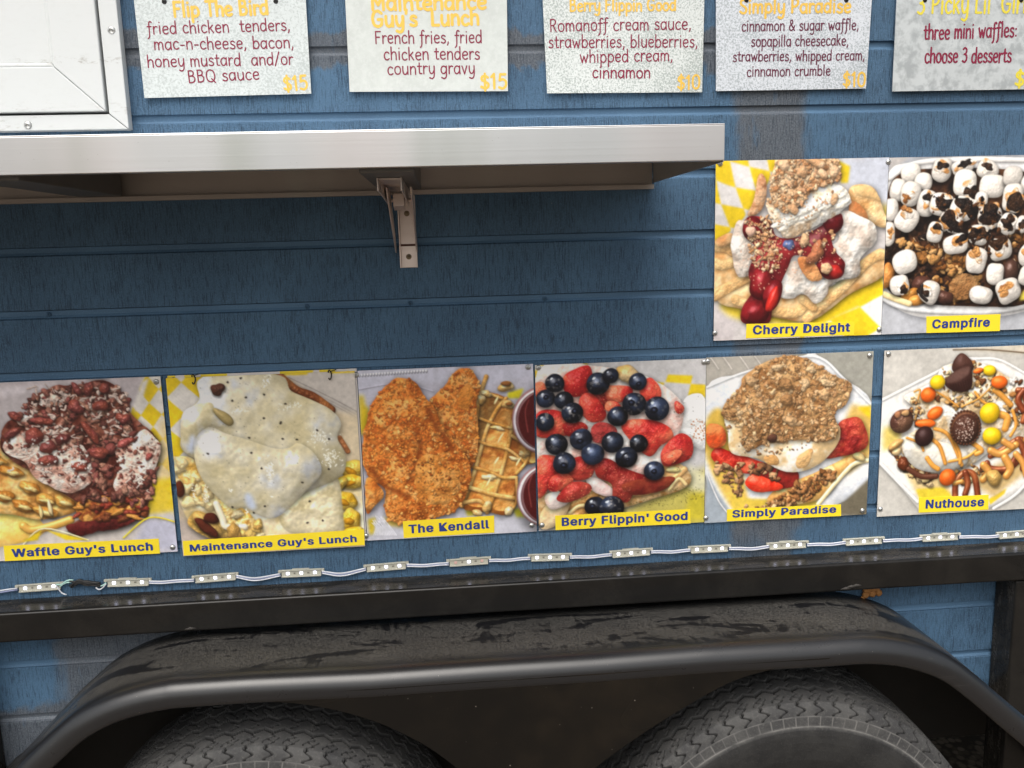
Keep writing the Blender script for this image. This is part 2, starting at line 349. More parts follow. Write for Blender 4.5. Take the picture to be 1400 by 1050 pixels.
class Print:
    def __init__(s, corners, base, seed=1):
        s.rs = np.random.RandomState(seed); s.seed = seed*100
        A = []; b = []
        for (x, y), (u, v) in zip(corners, ((0, 0), (PN, 0), (PN, PN), (0, PN))):
            A.append([x, y, 1, 0, 0, 0, -u*x, -u*y]); b.append(u)
            A.append([0, 0, 0, x, y, 1, -v*x, -v*y]); b.append(v)
        h = np.linalg.solve(np.array(A, float), np.array(b, float))
        s.H = np.append(h, 1).reshape(3, 3)
        s.k = PN/math.hypot(corners[1][0]-corners[0][0], corners[1][1]-corners[0][1])
        s.c = np.zeros((PN, PN, 3))+np.array(base)
        s.yy, s.xx = np.mgrid[0:PN, 0:PN].astype(float)
    def m(s, x, y):
        q = s.H @ np.array((x, y, 1.)); return q[:2]/q[2]
    def nseed(s): s.seed += 1; return s.seed
    def poly(s, pts, smooth=True):
        P = np.array([s.m(*p) for p in pts])
        if smooth and len(P) > 3:
            out = []; n = len(P)
            for i in range(n):
                p0, p1, p2, p3 = P[i-1], P[i], P[(i+1) % n], P[(i+2) % n]
                for t in (0, .25, .5, .75):
                    out.append(.5*((2*p1)+(p2-p0)*t+(2*p0-5*p1+4*p2-p3)*t*t+(3*p1-p0-3*p2+p3)*t**3))
            P = np.array(out)
        ins = np.zeros(s.xx.shape, bool); X = s.xx+.5; Y = s.yy+.5
        j = len(P)-1
        for i in range(len(P)):
            xi, yi = P[i]; xj, yj = P[j]
            if abs(yj-yi) > 1e-9:
                cr = (yi > Y) != (yj > Y)
                ins ^= cr & (X < (xj-xi)*(Y-yi)/(yj-yi)+xi)
            j = i
        return ins.astype(float)
    def over(s, col, a): s.c = s.c*(1-a[..., None])+col*a[..., None]
    def shadow(s, mask, k=.5, r=8, dx=3, dy=6):
        sh = shift(bblur(mask, r), dx, dy)
        s.c *= (1-k*np.clip(sh*1.2, 0, 1))[..., None]
    @windowed
    def flat(s, pts, col, smooth=False, soft=1, alpha=1, var=.0, f=6):
        a = s.poly(pts, smooth)
        if soft: a = bblur(a, soft)
        cc = np.array(col)+(fbm(f, s.nseed(), 3)-.5)[..., None]*var
        s.over(cc, a*alpha)
    @windowed
    def region(s, pts, cols, puff=14, relief=1.0, bump=1.0, bf=20, rag=.3, ragf=16, spec=0., sh=.55, shr=9, cf=14, amb=.62, shin=30, contrast=3., soft=.06):
        m0 = s.poly(pts)
        f = bblur(m0, 4)+rag*(fbm(ragf, s.nseed(), 3)-.5)*2*(bblur(m0, 14) > .02)
        mk = sstep(.5-soft, .5+soft, f)
        if sh: s.shadow(mk, sh, shr)
        h = (bblur(mk, puff)**.8)*puff*1.5*relief+bblur(mk, 3)*2*relief+bump*(fbm(bf, s.nseed(), 4)-.5)*14
        s.lit(mk, h, s.mix(cols, cf, contrast), spec, amb, shin)
    def mix(s, cols, cf, contrast=3.):
        if len(cols) == 1: return np.zeros(s.xx.shape+(3,))+cols[0]
        t = np.clip((fbm(cf, s.nseed(), 4)-.5)*contrast+.5, 0, .9999)*(len(cols)-1)
        i = t.astype(int); w = (t-i)[..., None]; A = np.array(cols)
        return A[i]*(1-w)+A[np.minimum(i+1, len(cols)-1)]*w
    def lit(s, mk, h, col, spec=0., amb=.62, shin=30):
        gy, gx = np.gradient(h)
        iz = 1/np.sqrt(gx*gx+gy*gy+1)
        d = (-gx*LD[0]-gy*LD[1]+LD[2])*iz
        L = amb+(1.19-amb)*np.clip(d, 0, 1.2)
        cc = col*L[..., None]
        if spec:
            hv = LD+np.array((0, 0, 1)); hv /= np.linalg.norm(hv)
            sp = np.clip((-gx*hv[0]-gy*hv[1]+hv[2])*iz, 0, 1)**shin
            cc = cc+spec*sp[..., None]
        s.over(np.clip(cc, 0, 1), mk)
    def lump(s, x, y, rx, ry, rot, col, rough=.25, bump=.0, spec=0., shin=30, sh=.5, pw=2., amb=.55, dome=1., speck=None, px=False, col2=None):
        (cx, cy) = (x, y) if px else s.m(x, y)
        if not px: rx *= s.k; ry *= s.k
        R = int(max(rx, ry)*1.5)+4
        x0, x1 = int(max(0, cx-R)), int(min(PN, cx+R)); y0, y1 = int(max(0, cy-R)), int(min(PN, cy+R))
        if x1-x0 < 3 or y1-y0 < 3: return
        X = s.xx[y0:y1, x0:x1]-cx; Y = s.yy[y0:y1, x0:x1]-cy
        c, n = math.cos(rot), math.sin(rot)
        u = (X*c+Y*n)/rx; v = (-X*n+Y*c)/ry
        th = np.arctan2(v, u); e = 1
        if rough:
            for k in (2, 3, 5): e = e+rough*s.rs.uniform(-.5, .5)*np.cos(k*th+s.rs.uniform(0, 6.3))/(k*.5)
        r = (np.abs(u)**pw+np.abs(v)**pw)**(1/pw)/e
        edge = 1.6/max(2., min(rx, ry))
        a = sstep(1+edge*.6, 1-edge*.6, r)
        if sh:
            r2 = shift(r, 1, 2+int(ry*.15))
            s.c[y0:y1, x0:x1] *= (1-sh*sstep(1.35, .8, r2))[..., None]
        h = np.sqrt(np.clip(1-np.clip(r, 0, 1)**2, 0, 1))*min(rx, ry)*dome
        oy = s.rs.randint(0, PN-(y1-y0)+1); ox = s.rs.randint(0, PN-(x1-x0)+1)
        nz = fbm(48, 3, 3)[oy:oy+y1-y0, ox:ox+x1-x0]; nl = fbm(16, 5, 3)[oy:oy+y1-y0, ox:ox+x1-x0]
        if bump: h = h+bump*(nz-.5)*10
        gy, gx = np.gradient(h); iz = 1/np.sqrt(gx*gx+gy*gy+1)
        d = (-gx*LD[0]-gy*LD[1]+LD[2])*iz
        cc = np.zeros(r.shape+(3,))+np.array(col)
        if col2 is not None:
            t = sstep(.42, .62, nl)[..., None]; cc = cc*(1-t)+np.array(col2)*t
        if speck is not None:
            t = sstep(.6, .72, nz)[..., None]*speck[1]; cc = cc*(1-t)+np.array(speck[0])*t
        cc = cc*(amb+(1.18-amb)*np.clip(d, 0, 1.2))[..., None]
        if spec:
            hv = LD+np.array((0, 0, 1)); hv /= np.linalg.norm(hv)
            cc = cc+spec*(np.clip((-gx*hv[0]-gy*hv[1]+hv[2])*iz, 0, 1)**shin)[..., None]
        w = s.c[y0:y1, x0:x1]; s.c[y0:y1, x0:x1] = w*(1-a[..., None])+np.clip(cc, 0, 1)*a[..., None]
    def crumbs(s, pts, n, r0, r1, cols, bump=.8, rough=.6, sh=.45, spec=0., asp=.5, amb=.5, smooth=True):
        mk = s.poly(pts, smooth); ys, xs = np.nonzero(mk > .5)
        if not len(ys): return
        idx = s.rs.randint(0, len(ys), n); idx = idx[np.argsort(ys[idx]+s.rs.uniform(-60, 60, n))]
        for i in idx:
            r = s.k*(r0+(r1-r0)*s.rs.rand()**1.8)
            c = np.array(cols[s.rs.randint(len(cols))])*s.rs.uniform(.88, 1.1)
            s.lump(xs[i], ys[i], r, r*s.rs.uniform(asp, 1), s.rs.uniform(0, 3.1), c, rough, bump, spec, 25, sh, 2., amb, px=True)
    def specks(s, pts, n, r0, r1, cols, alpha=.9):
        mk = s.poly(pts); ys, xs = np.nonzero(mk > .5)
        if not len(ys): return
        for i in s.rs.randint(0, len(ys), n):
            r = max(.6, s.k*s.rs.uniform(r0, r1)); cx, cy = xs[i], ys[i]; R = int(r+3)
            x0, x1, y0, y1 = max(0, cx-R), min(PN, cx+R), max(0, cy-R), min(PN, cy+R)
            d = np.hypot(s.xx[y0:y1, x0:x1]-cx, s.yy[y0:y1, x0:x1]-cy)
            a = (alpha*sstep(r+.7, r-.7, d))[..., None]
            s.c[y0:y1, x0:x1] = s.c[y0:y1, x0:x1]*(1-a)+np.array(cols[s.rs.randint(len(cols))])*a
    @windowed
    def stroke(s, pts, w, col, relief=.6, spec=.2, sh=.3, soft=.8, amb=.6, bump=.0, col2=None):
        P = [s.m(*p) for p in pts]; out = []
        for i in range(len(P)-1):
            p0 = P[max(0, i-1)]; p1 = P[i]; p2 = P[i+1]; p3 = P[min(len(P)-1, i+2)]
            for t in np.linspace(0, 1, 7)[:-1]:
                out.append(.5*((2*p1)+(p2-p0)*t+(2*p0-5*p1+4*p2-p3)*t*t+(3*p1-p0-3*p2+p3)*t**3))
        out.append(P[-1]); w = w*s.k*.5
        d = np.full(s.xx.shape, 1e9)
        for a, b in zip(out[:-1], out[1:]):
            ab = b-a; L = ab@ab+1e-9
            t = np.clip(((s.xx-a[0])*ab[0]+(s.yy-a[1])*ab[1])/L, 0, 1)
            d = np.minimum(d, np.hypot(s.xx-a[0]-t*ab[0], s.yy-a[1]-t*ab[1]))
        mk = sstep(w+soft, w-soft, d)
        if sh: s.shadow(mk, sh, 3, 1, 3)
        h = np.sqrt(np.clip(1-(d/w)**2, 0, 1))*w*relief
        if bump: h = h+bump*(fbm(50, 9, 3)-.5)*8
        cc = np.zeros(s.xx.shape+(3,))+np.array(col)
        if col2 is not None: cc = s.mix([np.array(col), np.array(col2)], 14)
        s.lit(mk, h, cc, spec, amb)
    @windowed
    def checks(s, region, o, du, dv, cols, soft=1):
        """checked greaseproof paper: cells spanned by du, dv (zoom px) from o"""
        a = s.poly(region, False)
        O = s.m(*o); U = s.m(o[0]+du[0], o[1]+du[1])-O; V = s.m(o[0]+dv[0], o[1]+dv[1])-O
        M = np.linalg.inv(np.array([U, V]).T)
        X = s.xx-O[0]+(fbm(3, s.nseed(), 2)-.5)*26; Y = s.yy-O[1]+(fbm(3, s.nseed(), 2)-.5)*26
        u = M[0, 0]*X+M[0, 1]*Y; v = M[1, 0]*X+M[1, 1]*Y
        ck = ((np.floor(u)+np.floor(v)) % 2)
        ck = bblur(ck, soft)[..., None]
        cc = np.array(cols[0])*(1-ck)+np.array(cols[1])*ck
        cc = cc*(1+.22*(fbm(4, s.nseed(), 3)-.5))[..., None]
        s.over(np.clip(cc, 0, 1), bblur(a, 2))
    def out(s, grain=.02, n=256):
        c = bblur(s.c, 1)*.55+s.c*.45
        c = c*(1+.16*(fbm(40, s.nseed(), 3)-.5)+.10*(fbm(5, s.nseed(), 2)-.5))[..., None]+((fbm(128, s.nseed(), 2)-.5)*grain*2)[..., None]
        k = PN//n
        return np.clip(c.reshape(n, k, n, k, 3).mean((1, 3)), 0, 1)

YEL, PAP = C(238, 205, 38), C(226, 221, 214)
def pic_bacon_waffle():
    p = Print([(-152, 119), (796, 92), (876, 960), (-25, 1006)], C(196, 188, 190), 11)
    p.flat([(-160, 110), (720, 90), (640, 200), (300, 130), (0, 200), (-160, 400)], C(203, 193, 196), soft=14)
    p.flat([(-160, 150), (500, 120), (300, 135), (0, 190), (-160, 240)], C(224, 216, 220), soft=6)
    p.checks([(715, 90), (800, 85), (850, 500), (885, 990), (600, 990), (640, 300)], (735, 100), (52, 62), (-50, 62), (YEL*.98, PAP))
    p.flat([(700, 120), (740, 100), (690, 260), (664, 270)], C(222, 216, 208), soft=3)
    p.flat([(790, 300), (830, 320), (850, 720), (770, 740)], C(246, 214, 140), soft=10, alpha=.7)
    p.flat([(-60, 700), (880, 730), (890, 1010), (-60, 1010)], C(214, 206, 200), soft=8, var=.05)
    p.flat([(720, 790), (860, 800), (880, 960), (640, 960)], C(196, 196, 214), soft=10)
    p.flat([(740, 600), (850, 600), (860, 760), (700, 780)], YEL, soft=6, alpha=.8)
    # cheese pool and waffle
    p.region([(-160, 740), (120, 760), (230, 840), (160, 900), (20, 930), (-160, 960)], [C(242, 196, 96), C(250, 212, 130)], bump=.15, rag=.1, spec=.25, sh=.2, amb=.8)
    p.region([(-160, 420), (100, 430), (330, 640), (420, 680), (380, 760), (200, 800), (60, 770), (-160, 740)], [C(196, 136, 66), C(232, 180, 100), C(244, 208, 140)], bump=1.2, bf=9, spec=.15)
    for i, (x, y) in enumerate(((-100, 480), (-20, 500), (60, 560), (150, 640), (230, 700), (320, 710), (20, 680), (-90, 650), (120, 730), (230, 760))):
        p.lump(x, y, 58, 30, .35, C(226, 164, 76), .4, .5, .25, col2=C(196, 124, 48))
        p.lump(x+6, y+8, 34, 13, .35, C(240, 204, 130), .4, .3, .3, sh=.2)
    p.stroke([(120, 830), (160, 850), (260, 830), (350, 800)], 44, C(224, 170, 80), spec=.3)
    p.lump(250, 740, 11, 40, -.1, C(244, 222, 170), spec=.3); p.lump(205, 760, 10, 34, -.1, C(244, 216, 150), spec=.3)
    # mound
    p.region([(0, 420), (40, 310), (150, 270), (150, 200), (260, 140), (400, 130), (520, 110), (600, 170), (650, 280), (760, 380), (790, 440), (770, 560), (740, 700), (700, 780), (600, 830), (420, 860), (330, 850), (420, 760), (300, 660), (150, 560), (30, 480)],
             [C(70, 30, 24), C(112, 58, 46), C(140, 84, 66)], bump=1.6, bf=18, rag=.5)
    p.region([(380, 720), (520, 690), (700, 700), (690, 770), (560, 800), (420, 820)], [C(206, 140, 62), C(150, 74, 40), C(228, 170, 90)], bump=1.2, rag=.4)
    p.region([(330, 830), (480, 800), (700, 770), (610, 840), (480, 860), (390, 880)], [C(84, 26, 26), C(118, 50, 44)], bump=1.4, rag=.5)
    for i in range(26):
        x = p.rs.uniform(370, 720); p.lump(x, p.rs.uniform(700, 800)-.0*x, p.rs.uniform(20, 44), p.rs.uniform(10, 20), p.rs.uniform(-.6, .4), [C(214, 146, 70), C(150, 60, 44), C(118, 62, 36)][i % 3], .6, .6, .2)
    # whipped cream lobes
    W = [C(206, 158, 140), C(232, 204, 188), C(248, 236, 226)]
    p.region([(20, 420), (120, 360), (260, 330), (340, 380), (410, 430), (480, 560), (440, 630), (350, 670), (260, 640), (170, 590), (130, 520), (40, 470)], W, puff=26, bump=1.3, bf=26, rag=.4, amb=.7, contrast=4)
    p.region([(570, 440), (650, 400), (720, 360), (790, 430), (770, 540), (700, 640), (620, 680), (560, 640), (590, 540)], W, puff=20, bump=1.4, bf=26, rag=.5, amb=.7, contrast=4)
    p.region([(180, 200), (280, 150), (350, 170), (330, 220), (230, 240)], W, bump=1.2, rag=.5)
    p.region([(410, 190), (480, 200), (500, 300), (440, 290)], W, bump=1.2, rag=.5)
    p.region([(570, 180), (620, 190), (610, 240), (580, 220)], W, bump=1.2, rag=.4)
    p.region([(90, 290), (160, 280), (170, 320), (100, 330)], W, bump=1.2, rag=.4)
    p.region([(590, 350), (640, 330), (660, 380), (610, 390)], W, bump=1.2, rag=.4)
    B = [C(120, 72, 62), C(146, 92, 80), C(172, 118, 100), C(92, 54, 48), C(184, 134, 112), C(136, 74, 68)]
    p.crumbs([(150, 200), (400, 120), (600, 160), (650, 300), (720, 360), (560, 420), (540, 560), (440, 560), (330, 380), (100, 330)], 300, 7, 26, B, spec=.12, bump=1.0, sh=.35, amb=.58)
    p.crumbs([(520, 400), (560, 420), (560, 640), (760, 560), (740, 720), (560, 720), (400, 690), (480, 560)], 90, 10, 32, B, spec=.12, bump=1.)
    p.crumbs([(30, 380), (340, 360), (460, 600), (300, 640), (60, 450)], 110, 5, 16, [C(150, 92, 78), C(172, 112, 96), C(120, 66, 58)], sh=.2, bump=.6)
    p.crumbs([(570, 440), (780, 400), (760, 600), (600, 660)], 80, 5, 16, [C(150, 92, 78), C(120, 66, 58)], sh=.2, bump=.6)
    for i in range(130):
        x, y = p.rs.uniform(150, 640), p.rs.uniform(140, 400)
        if abs(x-420) > 60 or y < 280: p.stroke([(x, y), (x+p.rs.uniform(-20, 20), y+p.rs.uniform(-10, 10)), (x+p.rs.uniform(-30, 30), y+p.rs.uniform(-22, 22))], p.rs.uniform(4, 10), C(226, 204, 192)*p.rs.uniform(.8, 1.05), sh=.1, spec=0, bump=.5) if i % 2 else p.lump(x, y, p.rs.uniform(6, 16), p.rs.uniform(4, 9), p.rs.uniform(0, 3), C(228, 206, 194), .7, .6, 0, sh=.15)
    for i in range(70):
        x, y = (p.rs.uniform(30, 460), p.rs.uniform(340, 640)) if i % 3 else (p.rs.uniform(580, 780), p.rs.uniform(390, 660))
        p.stroke([(x, y), (x+p.rs.uniform(-24, 24), y+p.rs.uniform(-12, 12)), (x+p.rs.uniform(-30, 30), y+p.rs.uniform(-24, 24))], p.rs.uniform(4, 9), C(240, 226, 214)*p.rs.uniform(.85, 1.02), sh=.15, spec=0)
    R = C(168, 84, 78)
    for x, y, a, b, r in ((170, 385, 48, 44, 0), (240, 440, 40, 34, .5), (310, 400, 34, 30, .3), (240, 505, 46, 30, .2), (395, 540, 40, 26, .2), (375, 240, 40, 32, 0), (500, 235, 36, 34, 0), (490, 470, 54, 28, .2), (450, 370, 24, 60, -.5), (210, 310, 50, 22, .1), (75, 285, 34, 22, .5), (60, 370, 46, 22, -.5), (620, 420, 44, 22, -.3), (735, 490, 22, 14, -.5), (610, 300, 40, 26, .3), (520, 150, 26, 30, .3), (440, 150, 24, 36, .4), (380, 150, 20, 32, -.6)):
        p.lump(x, y, a, b, r, R*p.rs.uniform(.62, 1.05), .45, .7, .28, col2=C(150, 74, 60))
    p.crumbs([(60, 420), (340, 380), (440, 600), (200, 560)], 60, 3, 8, [C(246, 238, 230)], sh=.1)
    # paper edges in front
    p.stroke([(120, 920), (222, 842), (440, 900)], 7, C(240, 236, 200), spec=0); p.flat([(230, 850), (440, 900), (330, 900)], YEL, soft=2)
    p.flat([(110, 910), (210, 850), (190, 900)], YEL*.95, soft=2)
    p.stroke([(610, 890), (735, 792), (870, 815)], 9, C(240, 214, 60), spec=0)
    return p.out()
def pic_gravy():
    p = Print([(30, 110), (970, 75), (1010, 920), (115, 975)], C(206, 188, 160), 12)
    p.checks([(20, 100), (240, 100), (230, 330), (100, 560), (60, 560)], (108, 120), (88, 78), (-76, 84), (PAP, YEL))
    p.flat([(560, 70), (990, 70), (1000, 330), (850, 260), (650, 110)], C(206, 198, 190), soft=3, var=.05)
    p.flat([(530, 85), (740, 76), (735, 95), (540, 98)], YEL, soft=2); p.flat([(840, 66), (970, 64), (970, 84), (850, 88)], YEL, soft=2)
    for d in (0, 16, 30): p.stroke([(640, 105+d), (850, 205+d), (1000, 285+d)], 4, C(150, 142, 136)*(1+.1*(d == 16)), spec=0, sh=.2)
    p.flat([(860, 270), (1000, 290), (1000, 560), (900, 560)], C(222, 204, 172), soft=10)
    p.flat([(60, 780), (330, 860), (320, 980), (100, 980)], C(196, 182, 172), soft=8)
    p.region([(60, 490), (300, 620), (520, 760), (720, 660), (900, 560), (1010, 620), (1010, 900), (300, 900), (120, 760)], [C(214, 192, 138), C(228, 210, 166), C(238, 226, 196)], bump=.5, bf=7, rag=.1, spec=.2, sh=.2)
    # fried potato rings and waffle pieces
    p.region([(80, 500), (190, 520), (280, 690), (220, 720), (110, 640)], [C(214, 168, 80), C(238, 212, 150)], bump=.8, spec=.2)
    p.crumbs([(100, 500), (220, 600), (280, 720), (90, 720)], 16, 24, 50, [C(226, 192, 120), C(236, 212, 156), C(214, 170, 96)], bump=.5, spec=.15, sh=.25, amb=.65)
    p.region([(140, 800), (190, 750), (330, 830), (340, 890), (250, 890), (150, 830)], [C(206, 160, 76), C(228, 188, 108)], bump=.8, bf=40)
    p.lump(235, 820, 90, 42, .75, C(222, 180, 100), .2, .4, .1); p.lump(232, 835, 74, 26, .75, C(92, 42, 28), .2, .4); p.lump(255, 790, 40, 28, .6, C(84, 36, 24), .2, .3)
    p.lump(100, 650, 26, 40, .2, C(96, 44, 26), .4, .4)
    p.region([(270, 700), (400, 730), (500, 830), (480, 880), (350, 860), (310, 800)], [C(222, 172, 80), C(240, 214, 150), C(196, 140, 60)], bump=1., spec=.25)
    p.stroke([(280, 720), (310, 790), (330, 830), (420, 830)], 34, C(244, 230, 200), spec=.3)
    p.crumbs([(380, 770), (520, 800), (500, 880), (370, 880)], 12, 20, 44, [C(222, 184, 104), C(206, 160, 84), C(238, 218, 170)], spec=.15, sh=.25, amb=.65)
    # mac pieces
    for x, y, a, b, r in ((950, 550, 66, 50, .5), (940, 610, 74, 40, -.2), (912, 700, 62, 54, .2), (940, 790, 52, 60, 0), (950, 850, 50, 30, 0), (890, 620, 30, 40, .6)):
        p.lump(x, y, a, b, r, C(238, 184, 44), .35, .5, .3, col2=C(246, 206, 90))
        p.lump(x-8, y+10, a*.5, b*.35, r, C(206, 144, 28), .3, .2, .1, sh=.1)
    # crust edges
    p.stroke([(600, 105), (680, 170), (760, 200), (850, 265)], 46, C(168, 102, 52), relief=.9, bump=.8, col2=C(120, 62, 30))
    p.stroke([(890, 400), (915, 440), (930, 465)], 26, C(168, 104, 60), bump=.6)
    # gravy
    G = [C(198, 186, 148), C(208, 198, 166), C(217, 210, 188), C(204, 206, 208)]
    p.region([(600, 740), (760, 640), (880, 590), (900, 760), (880, 860), (640, 860)], [C(200, 186, 144), C(212, 200, 164), C(222, 210, 178)], bump=.9, bf=8, rag=.5, ragf=7, spec=.2, sh=.05, soft=.3)
    p.region([(215, 105), (590, 95), (650, 170), (740, 210), (850, 265), (900, 330), (880, 400), (920, 490), (900, 580), (780, 640), (560, 700), (300, 560), (120, 470), (110, 380), (130, 280), (200, 215)], G, puff=40, relief=1.1, bump=.7, bf=5, rag=.08, ragf=8, spec=.4, shin=90, amb=.62, sh=.4, soft=.05, cf=6, contrast=2.4)
    p.region([(190, 370), (260, 350), (330, 380), (440, 410), (560, 450), (640, 450), (690, 425), (770, 480), (800, 570), (720, 660), (640, 740), (560, 790), (480, 770), (430, 735), (360, 745), (290, 690), (240, 640), (190, 560), (170, 460)], G, puff=34, relief=1.0, bump=1., bf=6, rag=.06, ragf=8, spec=.45, shin=90, amb=.60, sh=.35, soft=.06, cf=6, contrast=2.4)
    p.region([(110, 300), (160, 250), (260, 230), (280, 290), (340, 350), (250, 345), (180, 400), (150, 480), (110, 440)], G, puff=26, relief=1.1, bump=.4, bf=7, rag=.06, spec=.3, amb=.68, sh=.3)
    p.lump(320, 300, 60, 26, .8, C(172, 152, 100), .3, .1, .1, sh=.2)
    p.lump(290, 165, 32, 34, .2, C(88, 52, 40), .5, .8, .1)
    p.flat([(150, 400), (175, 390), (170, 470), (150, 470)], C(206, 216, 240), smooth=True, soft=4, alpha=.8)
    p.flat([(420, 680), (450, 670), (480, 740), (440, 740)], C(200, 214, 244), smooth=True, soft=5, alpha=.8)
    for x, y, sx, sy, n in ((545, 560, 18, 70, 60), (800, 390, 60, 40, 60), (840, 500, 50, 40, 70), (170, 660, 10, 40, 20), (230, 680, 12, 40, 24), (530, 120, 25, 50, 24), (640, 250, 60, 20, 24), (400, 270, 40, 12, 16), (350, 660, 8, 10, 8), (430, 760, 8, 20, 8)):
        for i in range(n):
            a, b = p.m(x+p.rs.normal()*sx*.5, y+p.rs.normal()*sy*.5)
            p.lump(a, b, p.rs.uniform(1, 5), p.rs.uniform(.7, 1.6), p.rs.uniform(0, 3), C(252, 246, 214), .5, 0, 0, sh=0, px=True, amb=1, dome=.1)
    p.specks([(200, 120), (580, 110), (880, 350), (900, 560), (560, 770), (200, 560), (140, 400)], 120, 1.5, 3.5, [C(110, 104, 90)], .5)
    for x, y in ((405, 110), (362, 220), (520, 190), (518, 305), (602, 325), (600, 330), (610, 405), (680, 408), (780, 363), (838, 405), (455, 473), (240, 478), (505, 548), (705, 615), (835, 550), (520, 730), (465, 762), (360, 735), (803, 797), (740, 705), (728, 808), (430, 204), (340, 130), (445, 400), (625, 235)):
        p.lump(x, y, 6, 5, 0, C(44, 36, 30), .4, 0, 0, sh=.1, amb=.9)
    return p.out()
def pic_tenders():
    p = Print([(30, 100), (930, 65), (945, 915), (75, 970)], C(196, 194, 208), 13)
    p.flat([(20, 95), (960, 55), (960, 120), (700, 170), (400, 160), (30, 230)], C(206, 206, 222), soft=8, var=.06)
    for i in range(24): p.lump(40+i*15, 124-i*1.0, 6, 8, 0, C(226, 226, 238), .1, 0, .2, sh=.25)
    p.stroke([(40, 195), (250, 165), (420, 205)], 10, C(184, 182, 198), spec=.1, sh=.1)
    p.flat([(40, 230), (60, 225), (90, 400), (50, 420)], YEL*.95, soft=6); p.flat([(60, 280), (90, 290), (80, 430), (50, 430)], YEL*.9, soft=6)
    p.flat([(800, 210), (880, 190), (860, 240), (800, 240)], C(226, 212, 40), soft=3)
    p.flat([(70, 820), (950, 780), (950, 930), (80, 980)], C(200, 200, 210), soft=8, var=.06)
    p.flat([(580, 800), (650, 760), (640, 830), (590, 840)], C(226, 210, 60), soft=4); p.flat([(820, 800), (890, 790), (900, 840), (840, 840)], C(214, 208, 50), soft=4)
    p.flat([(80, 860), (120, 850), (110, 930), (90, 940)], YEL*.9, soft=5); p.flat([(160, 850), (230, 850), (260, 900), (190, 890)], C(226, 196, 90), soft=5)
    for i in range(14): p.stroke([(100+i*5, 860+p.rs.uniform(-20, 20)), (120+i*6, 900), (110+i*9, 940)], 5, C(224, 224, 232), spec=.2, sh=.1)
    # waffle
    Wd, Wl = C(176, 104, 40), C(234, 190, 120)
    p.region([(640, 230), (700, 210), (790, 240), (850, 330), (930, 480), (940, 560), (850, 600), (840, 760), (800, 830), (700, 820), (560, 790), (620, 600), (650, 400)], [C(150, 82, 30), C(182, 112, 46), C(206, 142, 70)], bump=.6, spec=.15)
    p.flat([(640, 250), (700, 220), (770, 270), (720, 360), (650, 440)], C(120, 62, 28), smooth=True, soft=6)
    def cell(q, dk=1.):
        q = [np.array(a, float) for a in q]; c = sum(q)/4
        p.region([tuple(c+(a-c)*1.0) for a in q], [C(168, 94, 38)*dk, C(208, 138, 62)*dk, C(226, 166, 90)*dk], puff=8, relief=-.5, bump=.5, rag=.1, sh=0, spec=.12)
    cells = [[(700, 220), (770, 250), (720, 350), (640, 330)], [(775, 300), (815, 330), (800, 385), (730, 370)], [(640, 350), (710, 370), (690, 450), (640, 440)], [(715, 385), (805, 400), (795, 490), (690, 465)], [(680, 485), (785, 500), (765, 610), (660, 585)], [(635, 600), (755, 630), (730, 715), (610, 690)],
             [(820, 430), (900, 490), (880, 560), (815, 520)], [(800, 525), (870, 550), (840, 630), (780, 610)], [(770, 650), (830, 640), (820, 740), (745, 720)], [(600, 710), (715, 735), (690, 790), (590, 780)], [(735, 740), (830, 760), (800, 810), (720, 800)], [(890, 500), (940, 500), (940, 560), (900, 560)]]
    for i, q in enumerate(cells): cell(q, (.62 if i in (0, 2) else 1.)*(1, .92, 1, 1.06, .96, 1.1)[i % 6])
    for pts, w, c in (([(560, 790), (620, 640), (660, 500), (690, 400), (740, 300), (790, 240)], 20, Wl), ([(690, 820), (740, 690), (790, 520), (815, 400), (830, 340)], 20, Wl), ([(640, 335), (720, 365), (815, 390)], 15, Wl), ([(640, 455), (700, 475), (800, 500), (880, 560)], 16, Wl), ([(620, 590), (700, 610), (770, 640), (840, 640)], 18, Wl*1.02), ([(590, 690), (660, 710), (730, 730), (830, 745)], 24, Wl*1.05), ([(570, 770), (650, 760), (700, 800)], 22, Wl), ([(820, 430), (900, 490), (890, 560), (840, 620)], 18, Wl*1.02), ([(840, 640), (840, 760), (800, 820)], 16, Wl), ([(640, 340), (650, 250), (690, 130)], 24, C(222, 190, 134)), ([(700, 215), (770, 240)], 14, Wl)):
        p.stroke(pts, w, c, relief=.7, spec=.12, sh=.35, bump=.3, col2=C(204, 144, 66))
    for x, y, a, b in ((790, 180, 38, 30), (800, 270, 34, 22), (690, 215, 30, 16), (665, 245, 22, 24), (700, 640, 40, 16), (880, 520, 30, 20), (690, 790, 24, 32), (640, 820, 30, 16), (800, 810, 22, 26), (745, 390, 34, 12), (830, 545, 26, 12)):
        p.lump(x, y, a, b, .2, C(240, 214, 160), .4, .3, .3, col2=C(222, 176, 104), sh=.35)
    p.lump(790, 165, 26, 13, .1, C(150, 96, 50), .2, .2); p.lump(805, 268, 20, 9, .1, C(160, 100, 50), .2, .2)
    for x, y in ((760, 440), (740, 555), (700, 660), (850, 560), (740, 250)): p.lump(x, y, 26, 5, -1., C(244, 214, 160), .4, 0, .1, sh=0, amb=1.)
